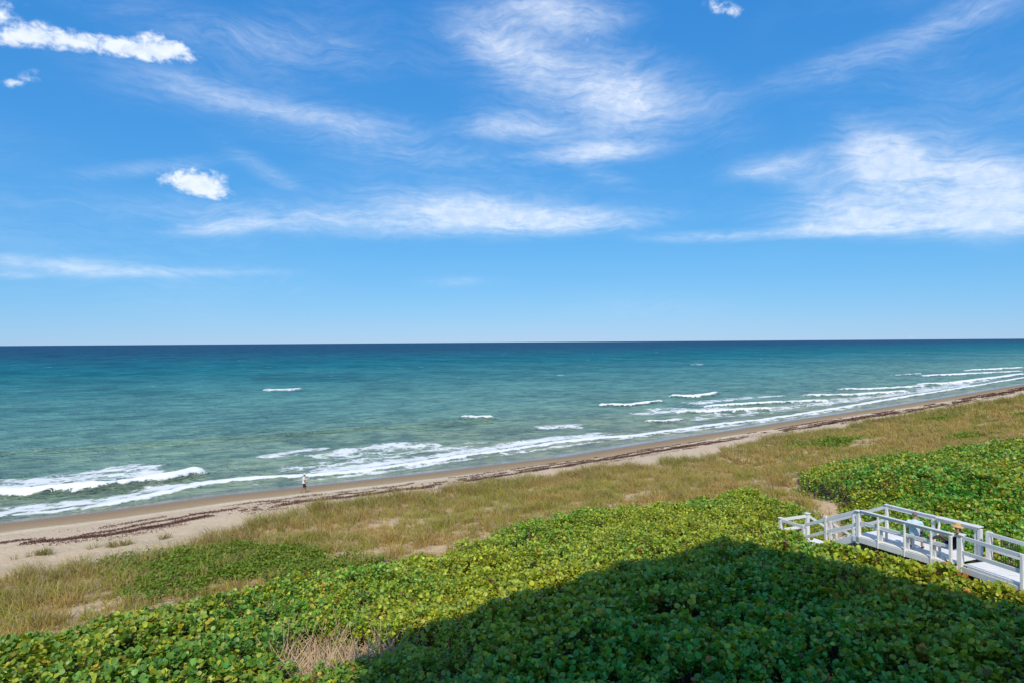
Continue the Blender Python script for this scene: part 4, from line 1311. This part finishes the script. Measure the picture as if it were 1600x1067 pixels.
shoe_mat = simple_mat('dark_shoe', (0.05, 0.035, 0.03), 0.8, 0.2, 0.2)
shorts_mat, n = new_mat('navy_patterned_cloth')
g = n.node('ShaderNodeTexCoord').outputs['Object']
vo = n.node('ShaderNodeTexVoronoi'); n.put(vo.inputs['Vector'], g); vo.inputs['Scale'].default_value = 16
finish(n, principled(n, n.mix(n.ss(vo.outputs['Distance'], 0.25, 0.3), (0.35, 0.32, 0.30, 1), (0.02, 0.028, 0.07, 1)), 0.9, 0.1).outputs[0])
navy = simple_mat('navy_cloth', (0.022, 0.03, 0.075), 0.9, 0.1, 0.2, 14, 0.3)


def eyes(parent, c, f, u, r):
    for s in (-1, 1):
        bm = bmesh.new(); ellipsoid(bm, c + f * 0.088 + r * 0.031 * s + u * 0.012, (0.012, 0.012, 0.008), None, 8)
        me = bpy.data.meshes.new('eye'); bm.to_mesh(me); bm.free(); me.materials.append(eye_mat)
        link('eye', me, parent)


def shell(name, parts, mat, parent, vox=None):
    bm = bmesh.new()
    parts(bm)
    me = bpy.data.meshes.new(name); bm.to_mesh(me); bm.free(); me.materials.append(mat)
    for p in me.polygons:
        p.use_smooth = True
    return link(name, me, parent)


def revolve(bm, prof, c, ax, seg=28):
    ax = Vector(ax).normalized(); x = ax.orthogonal().normalized(); y = ax.cross(x); c = Vector(c)
    rings = [[bm.verts.new(c + ax * h + (x * math.cos(2 * math.pi * k / seg) + y * math.sin(2 * math.pi * k / seg)) * max(r, 0.001)) for k in range(seg)] for r, h in prof]
    for i in range(len(rings) - 1):
        for k in range(seg):
            bm.faces.new((rings[i][k], rings[i][(k + 1) % seg], rings[i + 1][(k + 1) % seg], rings[i + 1][k]))


# --- walker on the wet sand (faces +X locally)
def build_walker():
    LAT = (0, 1, 0)
    J = {'pelvis': ((0, 0, .94), (.13, .10)), 'waist': ((0, 0, 1.10), (.125, .09)), 'chest': ((.01, 0, 1.32), (.155, .105)), 'neck0': ((.015, 0, 1.47), (.075, .06)), 'neck': ((.03, 0, 1.56), .052), 'skull': ((.04, 0, 1.62), .05),
         'hipL': ((0, .09, .90), .095), 'kneeL': ((.20, .10, .50), .058), 'calfL': ((.16, .10, .36), .056), 'ankL': ((.20, .10, .10), .038), 'toeL': ((.36, .10, .035), .034),
         'hipR': ((0, -.09, .90), .095), 'kneeR': ((.00, -.10, .49), .058), 'calfR': ((-.12, -.10, .36), .056), 'ankR': ((-.27, -.10, .13), .038), 'toeR': ((-.15, -.10, .035), .034),
         'shL': ((.01, .18, 1.40), .06), 'elL': ((-.10, .24, 1.13), .043), 'wrL': ((-.02, .24, .90), .030),
         'shR': ((.01, -.18, 1.40), .06), 'elR': ((.02, -.24, 1.12), .043), 'wrR': ((.20, -.22, .98), .030)}
    B = [('pelvis', 'waist'), ('waist', 'chest'), ('chest', 'neck0'), ('neck0', 'neck'), ('neck', 'skull'), ('pelvis', 'hipL'), ('hipL', 'kneeL'), ('kneeL', 'calfL'), ('calfL', 'ankL'), ('ankL', 'toeL'),
         ('pelvis', 'hipR'), ('hipR', 'kneeR'), ('kneeR', 'calfR'), ('calfR', 'ankR'), ('ankR', 'toeR'), ('chest', 'shL'), ('shL', 'elL'), ('elL', 'wrL'), ('chest', 'shR'), ('shR', 'elR'), ('elR', 'wrR')]
    bm = bmesh.new()
    limbs(bm, J, B, LAT)
    hd = head(bm, (.055, 0, 1.665), (1, 0, -.12), (0, 0, 1))
    hand(bm, (-.02, .24, .90), (.35, 0, -1), (0, -1, 0), 1)
    hand(bm, (.20, -.22, .98), (.9, 0.1, -.45), (0, 1, 0), -1)
    o = link('person', one_surface('person', bm, 0.0085, skin_tan))
    eyes(o, *hd)
    grow = lambda k, d: (J[k][0], tuple(q + d for q in J[k][1]) if isinstance(J[k][1], tuple) else J[k][1] + d)
    cloth('shirt', {'pelvis': ((0, 0, .90), (.195, .155)), 'waist': ((0, 0, 1.08), (.175, .135)), 'chest': grow('chest', .03), 'neck0': ((.012, 0, 1.44), (.095, .08)), 'shL': grow('shL', .025), 'sleeveL': ((-.045, .215, 1.25), .068), 'shR': grow('shR', .025), 'sleeveR': ((.012, -.21, 1.25), .068)},
          [('pelvis', 'waist'), ('waist', 'chest'), ('chest', 'neck0'), ('chest', 'shL'), ('shL', 'sleeveL'), ('chest', 'shR'), ('shR', 'sleeveR')], cotton_white, o, LAT)
    cloth('shorts', {'pelvis': ((0, 0, .93), (.15, .12)), 'hipL': ((.01, .09, .86), .11), 'hemL': ((.155, .10, .56), .088), 'hipR': ((0, -.09, .86), .11), 'hemR': ((.0, -.10, .55), .088)},
          [('pelvis', 'hipL'), ('hipL', 'hemL'), ('pelvis', 'hipR'), ('hipR', 'hemR')], cloth_dark, o, LAT)
    c, f, u, r = hd

    def cap(b):
        revolve(b, [(.100, .0), (.103, .03), (.096, .075), (.066, .108), (.02, .122), (0, .123)], c + u * 0.03, u - f * 0.1)
        revolve(b, [(.104, .0), (.104, .012)], c + u * 0.03, u - f * 0.1)
        q = []
        for k in range(9):
            t = -1.0 + 2.0 * k / 8
            for rr, dz in ((.098, 0.0), (.175 - .03 * abs(t), -.016)):
                q.append(b.verts.new(c + u * (0.035 + dz) + (f * math.cos(t) + r * math.sin(t)) * rr))
        for k in range(8):
            b.faces.new((q[2 * k], q[2 * k + 1], q[2 * k + 3], q[2 * k + 2]))
    co = shell('cap', cap, cotton_white, o)
    sm = co.modifiers.new('thickness', 'SOLIDIFY'); sm.thickness = 0.006
    hairo = shell('hair', lambda b: ellipsoid(b, c + u * 0.012 - f * 0.02, (0.086, 0.088, 0.09), Matrix((r, f, u)).transposed()), hair_grey, o)
    return o


walker = build_walker()
tag(walker, 'person in white cap, white shirt and dark shorts walking along the wet sand', 'person')
wx, wy = UV(22.6, 62.2)
walker.location = (wx, wy, float(ground_z(np.array([22.6]), np.array([62.2]))[0]) - 0.005)
walker.rotation_euler = (0, 0, TH - 0.25)


# --- man sitting on the bench with his back to the building (faces +Y locally; seat at z 0.46)
def build_sitter():
    LAT = (1, 0, 0)
    J = {'pelvis': ((0, 0, .56), (.15, .12)), 'waist': ((0, .01, .74), (.145, .115)), 'chest': ((0, .04, .96), (.175, .12)), 'neck0': ((0, .06, 1.12), (.08, .065)), 'neck': ((0, .085, 1.20), .055), 'skull': ((0, .10, 1.26), .05),
         'hipL': ((-.10, .03, .545), .098), 'kneeL': ((-.19, .44, .53), .064), 'calfL': ((-.19, .45, .36), .06), 'ankL': ((-.18, .43, .09), .040), 'toeL': ((-.19, .60, .035), .036),
         'hipR': ((.10, .03, .545), .098), 'kneeR': ((.17, .45, .53), .064), 'calfR': ((.17, .46, .36), .06), 'ankR': ((.17, .44, .09), .040), 'toeR': ((.18, .61, .035), .036),
         'shL': ((-.20, .04, 1.05), .064), 'elL': ((-.28, .12, .78), .046), 'wrL': ((-.20, .34, .66), .033),
         'shR': ((.20, .04, 1.05), .064), 'elR': ((.28, .10, .78), .046), 'wrR': ((.19, .33, .66), .033)}
    B = [('pelvis', 'waist'), ('waist', 'chest'), ('chest', 'neck0'), ('neck0', 'neck'), ('neck', 'skull'), ('pelvis', 'hipL'), ('hipL', 'kneeL'), ('kneeL', 'calfL'), ('calfL', 'ankL'), ('ankL', 'toeL'),
         ('pelvis', 'hipR'), ('hipR', 'kneeR'), ('kneeR', 'calfR'), ('calfR', 'ankR'), ('ankR', 'toeR'), ('chest', 'shL'), ('shL', 'elL'), ('elL', 'wrL'), ('chest', 'shR'), ('shR', 'elR'), ('elR', 'wrR')]
    bm = bmesh.new()
    limbs(bm, J, B, LAT)
    hd = head(bm, (0, .115, 1.305), (.55, 1, -.1), (0, 0, 1))
    hand(bm, (-.20, .34, .66), (.1, .9, -.25), (0, 0, -1), -1)
    hand(bm, (.19, .33, .66), (-.1, .9, -.25), (0, 0, -1), 1)
    o = link('person', one_surface('person', bm, 0.0085, skin_fair))
    eyes(o, *hd)
    cloth('shirt', {'pelvis': ((0, 0, .55), (.175, .15)), 'waist': ((0, .005, .74), (.185, .15)), 'chest': ((0, .04, .96), (.205, .15)), 'neck0': ((0, .055, 1.09), (.11, .09)), 'shL': ((-.20, .04, 1.05), .088), 'sleeveL': ((-.255, .09, .87), .075), 'shR': ((.20, .04, 1.05), .088), 'sleeveR': ((.255, .08, .87), .075)},
          [('pelvis', 'waist'), ('waist', 'chest'), ('chest', 'neck0'), ('chest', 'shL'), ('shL', 'sleeveL'), ('chest', 'shR'), ('shR', 'sleeveR')], cotton_blue, o, LAT)
    cloth('shorts', {'pelvis': ((0, 0, .565), (.165, .125)), 'hipL': ((-.10, .05, .555), .115), 'hemL': ((-.18, .40, .54), .10), 'hipR': ((.10, .05, .555), .115), 'hemR': ((.16, .41, .54), .10)},
          [('pelvis', 'hipL'), ('hipL', 'hemL'), ('pelvis', 'hipR'), ('hipR', 'hemR')], shorts_mat, o, LAT)
    c, f, u, r = hd

    def hair(b):
        ellipsoid(b, c + u * 0.034 - f * 0.014, (0.087, 0.094, 0.100), Matrix((r, f, u)).transposed())
    shell('hair', hair, hair_grey, o)
    for s in (-1, 1):
        a = J['ankL' if s < 0 else 'ankR'][0]; t_ = J['toeL' if s < 0 else 'toeR'][0]
        shell('sandal', lambda b: ellipsoid(b, ((a[0] + t_[0]) / 2, (a[1] + t_[1]) / 2 + .01, .03), (.052, .145, .03), None, 12), shoe_mat, o)
    return o


man = build_sitter()
tag(man, 'person with grey hair in a pale blue shirt seated on the white bench', 'person')
p = pf(2.28, 0.20, DECK + 0.005)
man.location = p
man.rotation_euler = (0, 0, math.atan2(NV.y, NV.x) - math.pi / 2 + 0.45)


# --- woman reclining along the bench, legs out (legs run +X locally, seat at z 0.46)
def build_recliner():
    LAT = (0, 1, 0)
    J = {'pelvis': ((0, 0, .575), (.12, .15)), 'waist': ((-.12, 0, .73), (.11, .125)), 'chest': ((-.20, 0, .93), (.115, .15)), 'neck0': ((-.215, 0, 1.08), (.06, .07)), 'neck': ((-.20, 0, 1.16), .046), 'skull': ((-.19, 0, 1.22), .045),
         'hipL': ((.05, .085, .565), .092), 'kneeL': ((.40, .10, .80), .060), 'calfL': ((.53, .095, .75), .056), 'ankL': ((.80, .075, .60), .036), 'toeL': ((.90, .075, .66), .032),
         'hipR': ((.05, -.085, .565), .092), 'kneeR': ((.43, -.07, .74), .060), 'calfR': ((.57, -.065, .71), .056), 'ankR': ((.86, -.05, .58), .036), 'toeR': ((.96, -.05, .64), .032),
         'shL': ((-.21, .165, 1.03), .052), 'elL': ((-.38, .30, 1.15), .040), 'wrL': ((-.27, .12, 1.24), .028),
         'shR': ((-.21, -.165, 1.03), .052), 'elR': ((-.22, -.25, .78), .040), 'wrR': ((.0, -.20, .68), .028)}
    B = [('pelvis', 'waist'), ('waist', 'chest'), ('chest', 'neck0'), ('neck0', 'neck'), ('neck', 'skull'), ('pelvis', 'hipL'), ('hipL', 'kneeL'), ('kneeL', 'calfL'), ('calfL', 'ankL'), ('ankL', 'toeL'),
         ('pelvis', 'hipR'), ('hipR', 'kneeR'), ('kneeR', 'calfR'), ('calfR', 'ankR'), ('ankR', 'toeR'), ('chest', 'shL'), ('shL', 'elL'), ('elL', 'wrL'), ('chest', 'shR'), ('shR', 'elR'), ('elR', 'wrR')]
    bm = bmesh.new()
    limbs(bm, J, B, LAT)
    hd = head(bm, (-.165, 0, 1.265), (1, .15, -.12), (0, 0, 1))
    hand(bm, (-.27, .12, 1.24), (.2, -.75, .3), (1, 0, 0), 1)
    hand(bm, (.0, -.20, .68), (.9, .1, -.3), (0, 0, -1), -1)
    o = link('person', one_surface('person', bm, 0.0085, skin_tan))
    eyes(o, *hd)
    cloth('top', {'pelvis': ((-.03, 0, .63), (.135, .16)), 'waist': ((-.12, 0, .74), (.13, .145)), 'chest': ((-.20, 0, .93), (.135, .17)), 'neck0': ((-.212, 0, 1.05), (.075, .085)), 'shL': ((-.21, .15, 1.03), .068), 'shR': ((-.21, -.15, 1.03), .068)},
          [('pelvis', 'waist'), ('waist', 'chest'), ('chest', 'neck0'), ('chest', 'shL'), ('chest', 'shR')], navy, o, LAT)
    cloth('shorts', {'pelvis': ((0, 0, .575), (.135, .16)), 'hipL': ((.06, .085, .57), .105), 'hemL': ((.15, .095, .63), .095), 'hipR': ((.06, -.085, .57), .105), 'hemR': ((.15, -.08, .62), .095)},
          [('pelvis', 'hipL'), ('hipL', 'hemL'), ('pelvis', 'hipR'), ('hipR', 'hemR')], navy, o, LAT)
    c, f, u, r = hd
    shell('hair', lambda b: (ellipsoid(b, c + u * 0.02 - f * 0.02, (0.086, 0.092, 0.100), Matrix((r, f, u)).transposed()), ellipsoid(b, c - u * 0.08 - f * 0.075, (0.065, 0.035, 0.10), Matrix((r, f, u)).transposed())), hair_brown, o)
    h = shell('straw_hat', lambda b: revolve(b, [(.215, -.03), (.195, -.008), (.135, .004), (.104, .01), (.103, .05), (.092, .095), (.06, .112), (0, .115)], c + u * 0.045 - f * 0.01, u - f * 0.22 + r * 0.10), straw_mat, o)
    sm = h.modifiers.new('thickness', 'SOLIDIFY'); sm.thickness = 0.006
    return o


woman = build_recliner()
tag(woman, 'person in straw hat and navy top reclining along the bench, arm raised', 'person')
p = pf(3.70, 0.27, DECK - 0.0)
woman.location = p
woman.rotation_euler = (0, 0, math.atan2(-DV.y, -DV.x))

# ------------------------------------------------------------------ the apartment building the view is taken from; it casts the shade in front
bld = bpy.data.objects.new('apartment_building', None)
COL.objects.link(bld)
bld.location = (*UV(-1, -9), 4.1)
bld.rotation_euler = (0, 0, TH)
tag(bld, 'white apartment building with seaward balconies, casting the shade on the thicket', 'building')
stucco = simple_mat('white_stucco', (0.82, 0.80, 0.76), 0.85, 0.15, 0.08, 3)
glass = simple_mat('window_glass', (0.05, 0.07, 0.08), 0.08, 0.8, 0.1, 1, 0.0)
metal = simple_mat('white_metal', (0.75, 0.75, 0.75), 0.4, 0.5, 0.05)
BU0, BU1, BV0 = -6.3, 10.6, -18.0


def bpart(name, u0, u1, v0, v1, z0, z1, mat, parent=bld):
    o = link(name, box_mesh(name, u1 - u0, v1 - v0, z1 - z0, mat, 0.01), bld)
    o.location = ((u0 + u1) / 2 + 1, (v0 + v1) / 2 + 9, (z0 + z1) / 2 - 4.1)
    return o


bpart('wall', BU0, BU1 - 1.6, BV0, -1.95, 3.5, 32.0, stucco)
bpart('roof', BU0 - .3, BU1, BV0 - .3, -0.35, 32.02, 32.35, stucco)
bpart('parapet', BU0 - .3, BU1 - 0.01, -0.60, -0.36, 32.36, 33.0, stucco)
bpart('parapet', BU1 - .25, BU1 - 0.01, BV0 - .3, -0.61, 32.36, 33.0, stucco)
for k in range(1, 9):
    zf = 4.1 + 3.1 * k
    bpart('balcony_slab', BU0, BU1 - .05, -1.94, -0.40, zf - 0.2, zf, stucco)
    bpart('balcony_slab', BU1 - 1.59, BU1 - .05, BV0, -1.95, zf - 0.2, zf, stucco)
    bpart('handrail', BU0, BU1 - .1, -0.48, -0.42, zf + 1.02, zf + 1.07, metal)
    for j in range(0, 4):
        bpart('railing_panel', BU0 + 0.1 + 4.15 * j, BU0 + 4.2 + 4.15 * j, -0.47, -0.44, zf + 0.08, zf + 1.018, stucco)
    for j in range(3):
        bpart('window', BU0 + 1.2 + j * 5.0, BU0 + 3.4 + j * 5.0, -1.948, -1.90, zf + 0.1, zf + 2.4, glass)
print('done')
